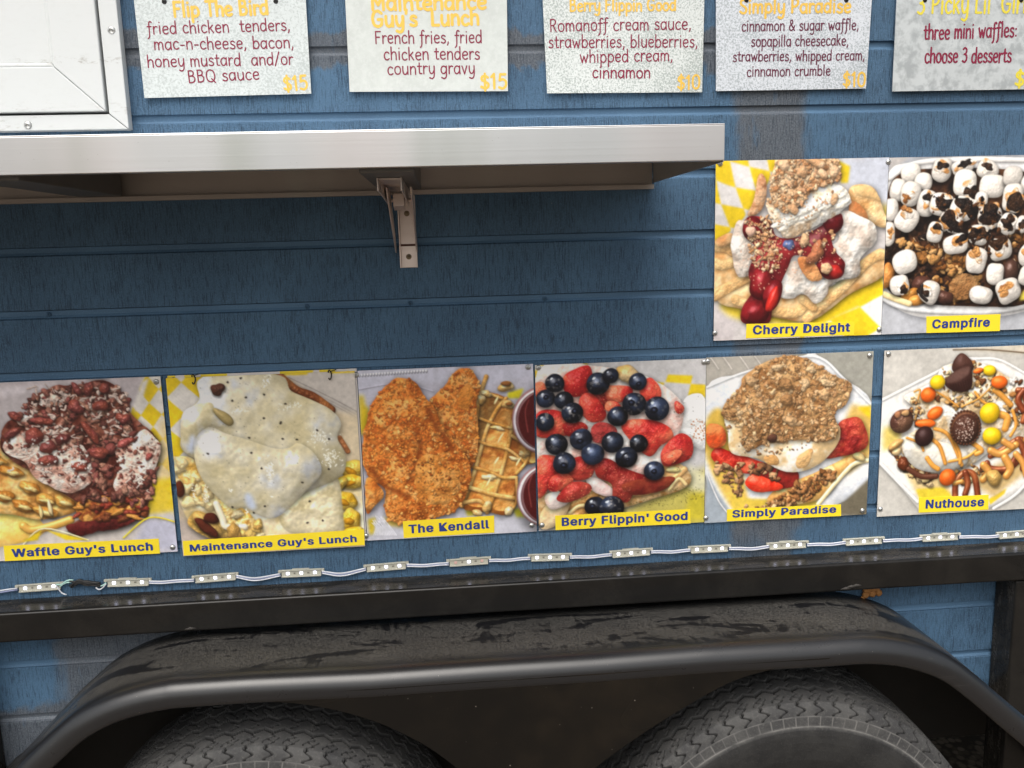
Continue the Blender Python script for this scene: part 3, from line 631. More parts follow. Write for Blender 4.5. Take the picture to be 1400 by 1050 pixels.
    # dipping cups
    for x, y, r in ((985, 350, 165), (1000, 730, 160)):
        p.lump(x, y, r+16, (r+8), 1.45, C(150, 110, 110), .02, 0, .1, dome=.2); p.lump(x, y, r+6, r, 1.45, C(216, 208, 216), .02, 0, .2, dome=.2, sh=0)
        p.lump(x+2, y, r-4, r-10, 1.45, C(120, 84, 86), .02, 0, .1, dome=.2, sh=0); p.lump(x+10, y, r-8, r-18, 1.45, C(70, 18, 20), .02, 0, .0, dome=.1, sh=0, amb=.8)
        p.stroke([(x-80, y-100), (x-98, y-40), (x-85, y+60)], 8, C(120, 50, 48), spec=0, sh=0)
    # fried chicken
    K = [C(172, 88, 32), C(206, 116, 46), C(222, 138, 62), C(234, 162, 88)]
    KC = [C(180, 92, 36), C(206, 118, 48), C(220, 134, 58), C(232, 156, 80), C(194, 104, 42), C(224, 142, 66), C(238, 172, 100)]
    def chick(pts, n, cen):
        p.region(pts, K, puff=40, relief=1.1, bump=1.3, bf=18, rag=.35, ragf=22, spec=.06, sh=.6, shr=10)
        p.crumbs(pts, n, 4, 13, KC, bump=1.0, sh=.14, amb=.72, spec=.06)
        p.specks(pts, n//4, 1.5, 3, [C(234, 176, 104), C(110, 48, 20)], .6)
    chick([(400, 250), (470, 190), (520, 120), (570, 85), (620, 100), (660, 180), (640, 260), (650, 400), (640, 520), (590, 620), (540, 560), (480, 440), (420, 330)], 420, 0)
    chick([(210, 150), (250, 135), (330, 160), (380, 240), (430, 290), (480, 420), (580, 520), (610, 620), (580, 740), (520, 820), (420, 850), (340, 880), (200, 870), (165, 800), (170, 700), (90, 650), (55, 560), (65, 420), (100, 280), (150, 210)], 1100, 0)
    p.region([(70, 650), (130, 680), (160, 740), (110, 800), (75, 830)], K, bump=1.4, rag=.4)
    for pts in ([(330, 420), (350, 500), (310, 600), (280, 690)], [(400, 300), (440, 400), (520, 500)], [(100, 600), (170, 690), (290, 740)], [(470, 420), (500, 480)]):
        p.stroke(pts, 20, C(136, 66, 26), soft=12, relief=-.5, spec=0, sh=.0, bump=.9)
    p.crumbs([(250, 400), (480, 420), (560, 560), (300, 740)], 160, 5, 13, KC, sh=.22, amb=.66)
    p.region([(340, 560), (420, 530), (540, 580), (560, 700), (480, 780), (360, 760), (320, 660)], [C(196, 122, 52), C(218, 150, 74), C(226, 164, 92)], puff=30, relief=.7, bump=1.2, bf=22, rag=.9, ragf=12, sh=0, soft=.2)
    p.region([(560, 190), (610, 180), (620, 260), (580, 300), (540, 270)], [C(206, 128, 52), C(224, 152, 74)], puff=20, relief=.6, bump=.9, bf=26, rag=.8, sh=0, soft=.2)
    p.crumbs([(340, 560), (540, 580), (560, 700), (360, 760)], 140, 3, 9, KC, sh=.25)
    return p.out()
def pic_berries():
    p = Print([(45, 80), (990, 40), (985, 940), (68, 990)], C(206, 204, 204), 14)
    p.checks([(40, 70), (340, 55), (300, 200), (40, 210)], (140, 74), (150, 12), (-8, 60), (YEL, PAP), 1)
    p.flat([(140, 75), (310, 85), (250, 140), (140, 130)], YEL, soft=2); p.flat([(45, 110), (140, 120), (120, 170), (45, 180)], YEL, soft=2)
    p.flat([(780, 130), (915, 135), (905, 180), (765, 170)], YEL, soft=2); p.flat([(905, 180), (985, 185), (985, 255), (890, 245)], YEL, soft=2); p.flat([(715, 170), (760, 175), (745, 205), (700, 200)], YEL, soft=2)
    p.flat([(560, 860), (990, 640), (990, 990), (100, 1000)], C(196, 184, 96), soft=14, var=.1)
    p.flat([(880, 620), (990, 680), (990, 800), (900, 760)], C(222, 218, 180), soft=10); p.flat([(900, 780), (985, 770), (980, 930), (870, 930)], C(206, 190, 60), soft=8)
    p.region([(850, 300), (900, 240), (985, 260), (990, 520), (940, 530), (870, 480), (810, 420)], [C(222, 222, 220), C(238, 238, 236)], puff=22, bump=.9, bf=14, rag=.25, amb=.72, sh=.25)
    p.specks([(900, 380), (985, 390), (985, 480), (920, 480)], 60, 2, 5, [C(176, 104, 60)], .7)
    # waffle and cream below the fruit
    p.region([(60, 560), (300, 500), (700, 560), (880, 640), (890, 740), (640, 830), (400, 900), (100, 960), (60, 900)], [C(214, 164, 104), C(232, 200, 150), C(196, 140, 76)], bump=.9, bf=12, rag=.2)
    p.region([(60, 110), (420, 90), (640, 130), (840, 260), (860, 400), (760, 620), (560, 700), (300, 720), (60, 740)], [C(230, 190, 178), C(240, 222, 214), C(246, 238, 232)], bump=.8, bf=14, rag=.2, sh=.3)
    p.lump(560, 130, 70, 50, .6, C(226, 176, 100), .3, .4, .1, col2=C(240, 206, 150))
    p.stroke([(430, 780), (620, 780), (760, 740), (870, 650)], 40, C(226, 178, 116), bump=.4); p.stroke([(150, 860), (300, 830), (400, 760)], 60, C(206, 150, 84), bump=.5)
    p.stroke([(240, 890), (290, 850), (360, 850)], 22, C(236, 200, 140)); p.lump(810, 650, 40, 16, .1, C(240, 222, 150), .3, 0, .2); p.stroke([(790, 760), (840, 700), (880, 730)], 20, C(236, 204, 144))
    p.region([(75, 900), (130, 840), (240, 830), (190, 940), (90, 980)], [C(226, 190, 140), C(240, 214, 170)], bump=.5, rag=.2)
    p.region([(100, 800), (180, 770), (240, 830), (140, 870)], [C(236, 206, 190), C(246, 232, 226)], bump=.4)
    p.region([(330, 700), (400, 700), (480, 760), (470, 800), (370, 770)], [C(240, 206, 200), C(246, 226, 220)], bump=.4)
    def straw(pts, dark=1., or_=0.):
        c = [C(168, 32, 34)*dark, C(202, 58, 50)*dark, (C(228, 112, 82) if or_ else C(216, 82, 68))*dark]
        p.region(pts, c, puff=18, relief=1.2, bump=.5, bf=30, rag=.08, spec=.22, shin=40, sh=.5, cf=8)
        p.specks(pts, 26, 1.5, 3, [C(246, 190, 130)], .7)
    straw([(200, 150), (270, 100), (350, 85), (360, 200), (300, 250), (220, 240)], 1.05, 1)
    straw([(50, 180), (100, 180), (110, 260), (50, 250)], 1.1, 1)
    straw([(420, 200), (480, 190), (580, 200), (570, 260), (480, 290), (420, 260)], 1.05, 1)
    straw([(350, 240), (420, 230), (450, 280), (430, 320)], .8); straw([(620, 200), (680, 145), (740, 210), (730, 270), (650, 270)], 1.1, 1)
    straw([(290, 270), (330, 230), (390, 260), (440, 340), (420, 385), (350, 390), (300, 340)])
    straw([(440, 280), (500, 280), (520, 320), (440, 330)], 1.05, 1); straw([(820, 270), (870, 310), (850, 345), (820, 330)], .9)
    straw([(60, 340), (180, 330), (280, 400), (270, 450), (180, 470), (60, 470)], 1.02, 1); straw([(200, 400), (300, 390), (340, 430), (230, 470)], .9)
    straw([(520, 410), (580, 375), (700, 380), (790, 420), (810, 480), (740, 520), (680, 580), (580, 500)], 1.05, 1)
    p.region([(360, 420), (420, 390), (500, 430), (470, 500), (370, 500)], [C(196, 90, 84), C(170, 50, 50)], bump=1., bf=40, rag=.2)
    straw([(740, 560), (800, 480), (860, 450), (915, 490), (910, 580), (830, 620), (760, 630)]); straw([(745, 580), (830, 540), (860, 560), (790, 625)], 1.08, 1)
    straw([(60, 600), (120, 570), (200, 600), (230, 690), (140, 740), (90, 800), (65, 800)], 1.02, 1); straw([(200, 640), (280, 580), (370, 600), (360, 690), (260, 710)], .9)
    straw([(140, 690), (220, 670), (260, 720), (180, 770), (120, 760)], .95, 1); straw([(170, 800), (250, 720), (350, 730), (350, 780), (240, 830), (180, 825)], .85)
    straw([(380, 610), (450, 590), (560, 650), (700, 690), (800, 700), (720, 760), (600, 780), (560, 830), (480, 810), (470, 730), (390, 690)], .74)
    p.region([(520, 740), (640, 700), (820, 690), (760, 760), (600, 790)], [C(116, 36, 30), C(140, 60, 40)], bump=.6, rag=.2, sh=.2)
    p.specks([(380, 610), (560, 650), (560, 820), (470, 800)], 60, 1.5, 3, [C(236, 170, 150)], .5)
    BL = C(29, 33, 46)
    for x, y, r in ((155, 178, 53), (392, 180, 64), (462, 136, 44), (612, 168, 50), (105, 262, 52), (205, 272, 52), (252, 340, 60), (502, 358, 58), (592, 290, 66), (718, 316, 70), (102, 390, 52), (165, 512, 62), (208, 615, 64), (300, 484, 62), (365, 565, 64), (474, 500, 62), (618, 506, 52), (550, 582, 62), (704, 656, 58), (378, 850, 58), (470, 858, 70), (560, 590, 40)):
        d = p.rs.uniform(.6, 1.15)
        p.lump(x, y, r, r*.97, 0, BL*d, .06, .1, .5, 22, .55, amb=.45, speck=(C(170, 160, 150), p.rs.choice((.1, .35, .55))), col2=C(48, 60, 86)*d)
        a, b = x+p.rs.uniform(-.3, .3)*r, y+p.rs.uniform(-.25, .3)*r
        if p.rs.rand() < .6: p.lump(a, b, r*.3, r*.27, 0, C(20, 22, 34), .2, 0, .1, sh=.1); p.lump(a, b, r*.12, r*.1, 0, C(60, 70, 96), .2, 0, .1, sh=0)
        p.lump(x-r*.35, y-r*.45, r*.16, r*.1, -.5, C(206, 212, 226), .3, 0, 0, sh=0, amb=1, dome=.1)
    p.specks([(560, 820), (900, 740), (980, 800), (900, 830), (640, 860)], 160, 1.5, 4, [C(90, 84, 40)], .6)
    p.specks([(860, 240), (980, 240), (980, 700), (820, 640), (780, 400)], 60, 1.5, 3, [C(60, 56, 50)], .6)
    return p.out()
def pic_crumble():
    p = Print([(55, 80), (950, 40), (912, 908), (45, 948)], C(166, 164, 154), 15)
    p.flat([(50, 70), (560, 50), (300, 180), (60, 250)], C(184, 178, 168), soft=4, var=.05)
    for x in (90, 160, 250, 330): p.stroke([(x-20, 70), (x+10, 110), (x+30, 140)], 8, C(206, 200, 192), sh=.15, spec=.1)
    p.region([(560, 70), (640, 60), (780, 180), (945, 330), (930, 720), (760, 850), (600, 870), (300, 900), (150, 900), (50, 690), (50, 250), (250, 160)], [C(206, 210, 216), C(222, 222, 222)], puff=12, bump=.1, rag=.02, spec=.1, sh=.3, amb=.75)
    p.stroke([(60, 235), (280, 150), (620, 70), (790, 190), (940, 330)], 14, C(232, 234, 238), spec=.1, sh=.25)
    p.flat([(60, 700), (180, 880), (160, 948), (46, 948)], C(170, 180, 190), soft=3); p.flat([(780, 850), (920, 720), (912, 910), (700, 910)], C(116, 108, 90), soft=4)
    p.stroke([(60, 690), (120, 830), (190, 920)], 8, C(226, 226, 226), sh=.2)
    p.flat([(60, 400), (160, 380), (280, 850), (200, 880), (60, 620)], C(236, 196, 90), smooth=True, soft=6, var=.1); p.flat([(830, 320), (935, 350), (930, 600), (800, 700), (760, 500)], C(228, 190, 104), soft=8, var=.12)
    p.flat([(860, 340), (935, 330), (930, 400)], YEL, soft=4); p.flat([(190, 800), (300, 820), (640, 830), (560, 880), (240, 900)], C(236, 204, 80), smooth=True, soft=4, var=.1)
    p.region([(440, 760), (620, 690), (860, 580), (900, 610), (780, 700), (700, 800), (560, 850), (380, 840)], [C(222, 174, 100), C(206, 150, 80), C(238, 206, 140)], bump=.5, bf=9, rag=.1, spec=.1)
    p.stroke([(650, 850), (760, 720), (840, 640), (920, 620)], 26, C(238, 220, 170)); p.lump(870, 600, 36, 22, .6, C(240, 214, 150), .2, 0, .1)
    ST = [C(176, 30, 22), C(218, 64, 44), C(232, 110, 78)]
    p.region([(80, 600), (110, 550), (180, 570), (330, 620), (420, 660), (300, 690), (150, 660)], ST, bump=.4, spec=.25, rag=.1)
    p.region([(60, 440), (120, 430), (160, 470), (150, 540), (70, 550)], [C(214, 84, 40), C(226, 140, 80)], bump=.8, rag=.3)
    p.region([(300, 640), (420, 660), (540, 680), (530, 750), (430, 770), (330, 720)], [C(130, 30, 28), C(160, 50, 40)], bump=.6, rag=.2)
    p.region([(260, 740), (300, 690), (370, 710), (460, 750), (440, 775), (320, 785)], [C(222, 40, 20), C(240, 90, 60)], bump=.3, spec=.3, rag=.08)
    p.region([(760, 420), (860, 390), (910, 470), (900, 560), (720, 610), (690, 590), (760, 500)], [C(110, 24, 24), C(158, 40, 36), C(180, 70, 50)], bump=.9, rag=.3, spec=.15)
    CR = [C(172, 128, 84), C(192, 148, 102), C(210, 170, 124), C(154, 110, 70), C(222, 188, 144), C(182, 136, 92)]
    p.crumbs([(100, 630), (280, 640), (420, 660), (440, 720), (270, 690), (240, 800), (180, 760)], 70, 10, 28, [C(176, 128, 90), C(204, 160, 116), C(150, 100, 66)])
    p.crumbs([(400, 860), (540, 740), (740, 670), (640, 800), (500, 850)], 90, 10, 28, [C(166, 112, 66), C(196, 142, 92), C(140, 90, 50)])
    p.crumbs([(280, 850), (480, 830), (480, 870), (280, 880)], 30, 8, 20, CR)
    # cream and the crumble dome
    p.region([(150, 360), (250, 300), (700, 400), (770, 480), (720, 580), (620, 660), (480, 680), (330, 610), (190, 580), (170, 480)], [C(222, 190, 140), C(236, 216, 180), C(244, 238, 226)], puff=28, bump=.6, bf=9, rag=.12, amb=.68, contrast=4)
    p.region([(360, 600), (420, 590), (440, 640), (380, 640)], [C(206, 156, 96), C(222, 180, 124)], bump=.8, rag=.3, sh=.1); p.region([(540, 600), (620, 560), (600, 640), (540, 660)], [C(206, 156, 96), C(222, 180, 124)], bump=.8, rag=.4, sh=.1)
    D = [(150, 400), (150, 330), (230, 240), (250, 180), (350, 110), (470, 70), (560, 75), (650, 120), (740, 170), (830, 220), (800, 320), (740, 370), (760, 470), (700, 520), (560, 510), (380, 530), (260, 560), (240, 430)]
    p.region(D, [C(150, 104, 62), C(186, 140, 90), C(206, 164, 112)], puff=50, relief=1.2, bump=1.4, bf=20, rag=.4, sh=.5)
    p.crumbs(D, 1100, 3, 17, CR, bump=1.1, sh=.22, amb=.64)
    for x, y, a, b in ((480, 220, 50, 42), (580, 220, 30, 46), (480, 300, 50, 40), (430, 130, 40, 26), (290, 200, 44, 36), (610, 140, 36, 26), (680, 270, 46, 40), (700, 210, 60, 26), (350, 330, 40, 24), (500, 410, 50, 40), (450, 510, 34, 26), (405, 500, 28, 20), (400, 465, 14, 14)):
        p.lump(x, y, a*.7, b*.7, .3, CR[int(x) % 6], .6, 1.4, .02, sh=.3, amb=.62)
    p.crumbs([(150, 400), (360, 420), (600, 540), (360, 600), (240, 560)], 90, 4, 12, CR, sh=.25)
    p.lump(405, 500, 26, 22, 0, C(96, 62, 48), .4, .5)
    return p.out()
def pic_nut_candy():
    p = Print([(118, 80), (1009, 36), (945, 945), (78, 980)], C(204, 200, 192), 16)
    p.flat([(480, 70), (1010, 30), (1010, 100), (800, 90)], C(214, 204, 186), soft=3); p.stroke([(490, 72), (700, 70), (1010, 95)], 8, C(120, 104, 84), sh=.1, spec=0)
    p.flat([(120, 140), (300, 130), (330, 220), (110, 320)], C(216, 212, 204), soft=16)
    p.region([(350, 212), (540, 118), (560, 112), (640, 112), (700, 116), (860, 180), (1000, 240), (1005, 600), (960, 740), (860, 850), (700, 935), (680, 940), (330, 945), (305, 938), (200, 810), (95, 690), (88, 670), (96, 350), (110, 335)], [C(216, 212, 206), C(228, 226, 222)], puff=10, bump=.1, rag=.02, spec=.1, sh=.3, amb=.76)
    p.stroke([(110, 345), (360, 215), (540, 120)], 18, C(234, 232, 228), sh=.2); p.stroke([(100, 690), (300, 900)], 20, C(236, 236, 234), sh=.2); p.stroke([(620, 120), (760, 130), (990, 260)], 14, C(232, 230, 226), sh=.2); p.stroke([(720, 940), (860, 850), (990, 680)], 20, C(236, 234, 230), sh=.2)
    p.flat([(110, 500), (220, 460), (200, 600), (110, 620)], C(228, 204, 110), soft=8); p.flat([(180, 660), (420, 760), (500, 860), (300, 860)], C(222, 196, 140), soft=6, var=.1)
    p.flat([(290, 830), (440, 820), (500, 880), (310, 890)], C(232, 206, 60), soft=3); p.flat([(690, 890), (790, 830), (780, 860), (700, 920)], YEL, soft=2); p.flat([(560, 780), (900, 620), (960, 700), (720, 880)], C(206, 176, 120), soft=8)
    NUT = [C(206, 156, 92), C(226, 184, 124), C(176, 120, 66), C(236, 206, 156), C(120, 70, 40)]
    p.region([(220, 330), (290, 290), (400, 230), (440, 160), (620, 140), (800, 220), (900, 290), (940, 480), (890, 560), (740, 600), (680, 640), (560, 720), (400, 745), (280, 700), (220, 640), (200, 560), (330, 480), (270, 380)], [C(206, 178, 136), C(226, 212, 188), C(236, 230, 220), C(240, 237, 230)], puff=26, bump=1.3, bf=11, rag=.3, amb=.55)
    p.crumbs([(430, 170), (620, 140), (780, 230), (740, 330), (600, 380), (460, 400), (400, 320)], 120, 7, 22, NUT, spec=.1)
    p.crumbs([(150, 580), (220, 640), (400, 760), (360, 800), (230, 730)], 50, 12, 30, NUT, spec=.15); p.crumbs([(260, 330), (330, 400), (330, 470), (260, 460)], 24, 8, 20, NUT)
    p.crumbs([(460, 720), (640, 700), (660, 760), (560, 800)], 30, 8, 22, NUT+[C(236, 228, 214)])
    p.crumbs([(760, 270), (900, 260), (930, 420), (820, 500)], 40, 10, 26, NUT+[C(240, 234, 226)])
    p.region([(215, 560), (260, 540), (420, 570), (560, 620), (560, 700), (420, 740), (300, 720), (230, 650)], [C(226, 218, 200), C(240, 237, 229)], puff=26, relief=1.3, bump=.8, bf=8, rag=.12, amb=.5, sh=.4)
    CA = C(216, 148, 62)
    for pts, w in (([(390, 500), (470, 540), (540, 700)], 20), ([(380, 560), (420, 600), (450, 690)], 22), ([(350, 660), (380, 700), (410, 720)], 26), ([(240, 550), (310, 580), (330, 620)], 14), ([(470, 680), (560, 660), (620, 620)], 16), ([(500, 570), (530, 640), (530, 690)], 18), ([(600, 580), (650, 620), (620, 640)], 26), ([(740, 420), (790, 440), (780, 500)], 40), ([(610, 300), (650, 350), (690, 370)], 14), ([(540, 380), (640, 330), (720, 250)], 9), ([(720, 290), (760, 320), (810, 370)], 30), ([(820, 400), (840, 480), (810, 540)], 18), ([(400, 300), (450, 330), (520, 380)], 10), ([(280, 300), (310, 290), (300, 340)], 10)):
        p.stroke(pts, w, CA*p.rs.uniform(.92, 1.06), spec=.25, sh=.25)
    # pretzels and caramel
    PZ = C(120, 52, 26)
    for pts in ([(505, 870), (510, 790), (560, 740), (610, 760), (630, 870)], [(560, 740), (575, 800), (560, 860)], [(700, 650), (760, 620), (860, 560), (900, 620), (830, 700), (760, 740)], [(850, 560), (890, 640), (880, 720)], [(680, 690), (700, 720), (790, 720), (840, 660)], [(850, 290), (880, 300), (900, 370), (880, 460)], [(880, 290), (850, 340), (880, 400)]):
        p.stroke(pts, 34, PZ, spec=.45, sh=.4, relief=.8, col2=C(158, 84, 44))
    for pts, w in (([(700, 620), (760, 640), (840, 590)], 40), ([(780, 660), (810, 720), (790, 760)], 44), ([(660, 700), (690, 740), (660, 780)], 40), ([(840, 640), (880, 690), (900, 760)], 34), ([(500, 800), (540, 790)], 26), ([(770, 570), (820, 600)], 34), ([(900, 560), (960, 600), (980, 660)], 40)):
        p.stroke(pts, w, C(206, 142, 66), spec=.35, sh=.3)
    p.lump(720, 770, 44, 44, 0, C(206, 164, 90), .3, .4, .2); p.lump(345, 775, 26, 18, -.6, C(240, 214, 150), .2, 0, .2); p.lump(185, 625, 26, 20, -.4, C(236, 204, 150), .2, 0, .2); p.lump(180, 585, 44, 22, -.6, C(214, 166, 100), .2, .3, .2)
    p.lump(220, 690, 30, 40, -.5, C(110, 52, 28), .3, .4, .3); p.stroke([(250, 720), (320, 760), (400, 760)], 30, C(90, 50, 34), spec=.2)
    # chocolates and candies
    CH = C(70, 42, 36)
    p.region([(490, 140), (535, 88), (590, 130), (600, 180), (560, 200), (490, 190)], [C(84, 52, 44), C(64, 38, 32)], bump=.1, rag=.03, spec=.15)
    p.region([(445, 250), (500, 190), (580, 160), (597, 260), (560, 300), (480, 290)], [C(64, 38, 32), C(54, 30, 26)], bump=.1, rag=.03, spec=.15); p.flat([(448, 248), (500, 192), (580, 162), (570, 210), (500, 245)], C(104, 74, 66), smooth=True, soft=3)
    for i in range(9): p.stroke([(478+i*13, 262-i*4), (486+i*13, 292-i*3)], 5, C(40, 22, 20), sh=0, spec=.1)
    p.lump(212, 460, 66, 62, -.5, C(84, 52, 42), .12, .5, .25, col2=C(120, 84, 64)); p.lump(232, 415, 22, 16, 0, C(206, 160, 110), .3, .3); p.lump(190, 425, 18, 20, 0, C(176, 120, 84), .3, .3)
    p.lump(560, 495, 84, 94, 0, C(112, 70, 48), .05, .3, .1, dome=.4); p.lump(560, 500, 72, 78, 0, C(74, 44, 34), .05, .5, .2, dome=.5)
    p.specks([(520, 450), (600, 450), (610, 540), (560, 575), (510, 540)], 90, 2, 4, [C(220, 200, 186)], .8)
    for i in range(30):
        t = i*6.283/30; p.lump(560+82*math.cos(t), 495+92*math.sin(t), 7, 7, 0, C(84, 50, 36), .1, 0, .1, sh=.15)
    OR, YC, BR_ = C(240, 104, 30), C(240, 196, 26), C(52, 30, 28)
    for x, y, a, b, r, c in ((355, 316, 42, 40, 0, OR), (405, 248, 42, 38, .2, YC), (392, 416, 46, 32, -.5, OR), (340, 472, 56, 24, .05, OR), (333, 542, 52, 54, 0, BR_), (693, 414, 56, 56, 0, YC), (706, 540, 54, 46, .3, YC), (745, 246, 46, 34, .1, OR), (690, 182, 36, 28, .2, YC), (628, 184, 28, 14, -.2, OR), (462, 766, 46, 46, .5, OR)):
        p.lump(x, y, a, b, r, c, .03, 0, .22, 18, .55, amb=.62, dome=.8)
    return p.out()
def pic_cherry():
    p = Print([(55, 62), (812, 50), (778, 820), (42, 838)], C(214, 208, 206), 17)
    p.checks([(40, 50), (330, 50), (280, 160), (160, 330), (50, 420)], (110, 62), (90, 22), (34, 104), (C(226, 222, 220), YEL), 2)
    p.flat([(590, 55), (815, 50), (808, 250), (640, 180)], C(206, 210, 222), soft=10); p.flat([(580, 60), (640, 90), (630, 160), (600, 160)], YEL, soft=3)
    p.flat([(745, 250), (805, 260), (800, 340), (760, 330)], YEL*.95, soft=8, alpha=.6)
    p.flat([(50, 500), (140, 560), (140, 640), (50, 620)], C(206, 200, 200), soft=8); p.flat([(50, 640), (150, 660), (130, 838), (42, 838)], C(214, 206, 206), soft=6)
    p.flat([(75, 670), (260, 700), (420, 720), (380, 770), (140, 740)], YEL, smooth=True, soft=8, alpha=.85)
    p.checks([(440, 740), (640, 590), (790, 480), (780, 825), (420, 830)], (684, 690), (92, 100), (-130, 60), (YEL, C(226, 222, 220)), 2)
    p.flat([(640, 560), (780, 480), (785, 620), (690, 690), (540, 760), (470, 770)], YEL, soft=5)
    WF = [C(206, 152, 92), C(222, 178, 122), C(238, 206, 156)]
    p.region([(50, 430), (140, 420), (200, 520), (420, 640), (560, 600), (720, 470), (790, 450), (790, 560), (640, 640), (470, 755), (300, 735), (160, 700), (50, 650)], WF, bump=.6, bf=9, rag=.08, spec=.1)
    for pts, w in (([(50, 430), (110, 440), (150, 480), (90, 510), (50, 500)], 44), ([(50, 640), (120, 600), (200, 560)], 50), ([(140, 660), (250, 700), (400, 720), (440, 680)], 44), ([(450, 745), (600, 620), (720, 500), (785, 470)], 44), ([(430, 660), (480, 700)], 36)): p.stroke(pts, w, C(230, 194, 138), spec=.08, sh=.25, bump=.6, soft=3, relief=.4, col2=C(214, 168, 110))
    p.region([(640, 180), (740, 180), (790, 280), (800, 350), (740, 340), (650, 300)], WF, bump=.6, spec=.15); p.region([(660, 175), (740, 185), (780, 250), (740, 230), (670, 215)], [C(232, 196, 140), C(222, 178, 120)], bump=.5, rag=.2, sh=.15)
    p.region([(640, 240), (690, 260), (720, 320), (690, 365), (640, 320)], [C(190, 120, 70), C(214, 156, 104)], bump=.8, rag=.2)
    p.region([(240, 125), (268, 130), (276, 210), (250, 280), (190, 300), (225, 220)], [C(196, 140, 96), C(222, 182, 144), C(170, 112, 76)], bump=1., rag=.3)
    p.region([(55, 400), (120, 370), (140, 410), (70, 430)], [C(196, 140, 90), C(222, 180, 130)], bump=.8, rag=.3)
    WC = [C(206, 190, 176), C(228, 220, 210), C(242, 238, 232)]
    p.region([(560, 320), (620, 280), (680, 300), (750, 340), (750, 420), (690, 480), (680, 560), (600, 580), (540, 600), (520, 460), (590, 400)], WC, puff=22, bump=1.3, bf=12, rag=.35, amb=.52)
    p.region([(140, 330), (180, 320), (230, 400), (210, 540), (150, 560), (120, 430)], WC, puff=18, bump=1.4, bf=14, rag=.45, amb=.52)
    p.region([(320, 630), (380, 500), (440, 520), (460, 580), (620, 570), (550, 600), (540, 640), (490, 685), (440, 640), (380, 660)], WC, puff=22, bump=1.3, bf=12, rag=.4, amb=.52)
    CHR = [C(84, 20, 24), C(124, 28, 34), C(152, 40, 44)]
    p.region([(175, 340), (210, 300), (290, 320), (320, 390), (420, 390), (520, 340), (600, 290), (600, 350), (560, 400), (580, 460), (620, 510), (590, 570), (530, 570), (500, 500), (400, 470), (370, 520), (330, 610), (300, 700), (280, 765), (170, 760), (170, 690), (215, 620), (195, 540), (230, 440), (180, 390)], CHR, puff=22, relief=1.1, bump=.5, bf=9, rag=.05, spec=.3, shin=40, amb=.6, sh=.4)
    for x, y, a, b, r in ((225, 715, 60, 56, 0), (555, 525, 62, 52, .3), (250, 590, 52, 70, .2), (565, 330, 44, 46, 0), (215, 350, 48, 46, 0), (300, 640, 40, 70, .35)):
        p.lump(x, y, a, b, r, C(138, 28, 34), .15, .1, .3, 30, .25, col2=C(104, 18, 24))
    p.lump(300, 660, 22, 60, .25, C(204, 44, 36), .3, 0, .3, sh=0); p.lump(570, 540, 36, 28, .3, C(186, 40, 36), .3, 0, .3, sh=0)
    p.lump(372, 424, 26, 22, .3, C(104, 120, 170), .4, .3, .3, sh=.1)
    p.region([(270, 240), (330, 200), (480, 180), (600, 170), (640, 230), (610, 270), (540, 320), (450, 370), (370, 395), (320, 360), (290, 300)], [C(214, 184, 150), C(232, 216, 192), C(243, 239, 230), C(246, 243, 236)], puff=30, bump=1.5, bf=13, rag=.7, ragf=11, amb=.55)
    for i in range(16):
        t = i/15.; x, y = 330+270*t, 375-120*t
        p.lump(x+p.rs.uniform(-10, 10), y-p.rs.uniform(0, 50), p.rs.uniform(22, 46), p.rs.uniform(9, 17), -.42, C(238, 232, 218), .6, .8, 0, sh=.18, amb=.7, dome=.6)
    T = [C(206, 156, 110), C(222, 180, 138), C(190, 134, 90), C(234, 204, 166), C(214, 164, 124)]
    D = [(290, 180), (310, 90), (350, 55), (560, 52), (600, 105), (590, 150), (490, 185), (430, 250), (360, 290), (310, 250)]
    p.region(D, [C(196, 140, 96), C(222, 182, 140), C(234, 206, 170)], puff=30, bump=1.2, bf=20, rag=.4)
    p.crumbs(D, 420, 3, 15, T, bump=.9, sh=.25, amb=.6)
    p.crumbs([(280, 230), (480, 200), (600, 200), (520, 290), (330, 340)], 90, 2, 8, T, sh=.15, amb=.65)
    for x, y, a, b in ((430, 112, 40, 36), (350, 80, 46, 34), (490, 70, 70, 28), (570, 110, 40, 34), (520, 120, 36, 30), (390, 270, 44, 30), (570, 230, 30, 34)): p.lump(x, y, a*.62, b*.62, .3, C(226, 190, 152), .5, .9, .02, col2=C(206, 160, 118), sh=.3, amb=.65)
    p.crumbs([(210, 340), (300, 370), (350, 440), (310, 540), (210, 500)], 220, 3, 12, T, sh=.3, amb=.6); p.crumbs([(180, 310), (300, 300), (280, 400), (200, 400)], 50, 4, 12, T, sh=.4); p.crumbs([(420, 380), (580, 360), (560, 470), (430, 470)], 50, 3, 13, T, sh=.3, amb=.6)
    p.region([(410, 480), (470, 490), (520, 570), (470, 585), (430, 540)], [C(190, 120, 70), C(222, 160, 104)], bump=1., rag=.3); p.lump(490, 460, 34, 44, .3, C(190, 120, 84), .5, .8); p.lump(535, 528, 26, 24, .3, C(240, 196, 150), .5, .6); p.lump(440, 405, 22, 26, 0, T[1], .5, .6); p.lump(205, 365, 20, 24, -.5, C(240, 196, 170), .4, .4)
    p.specks([(180, 400), (580, 420), (560, 540), (340, 560), (230, 640)], 120, 1.5, 4, [C(226, 180, 150)], .8)
    return p.out()
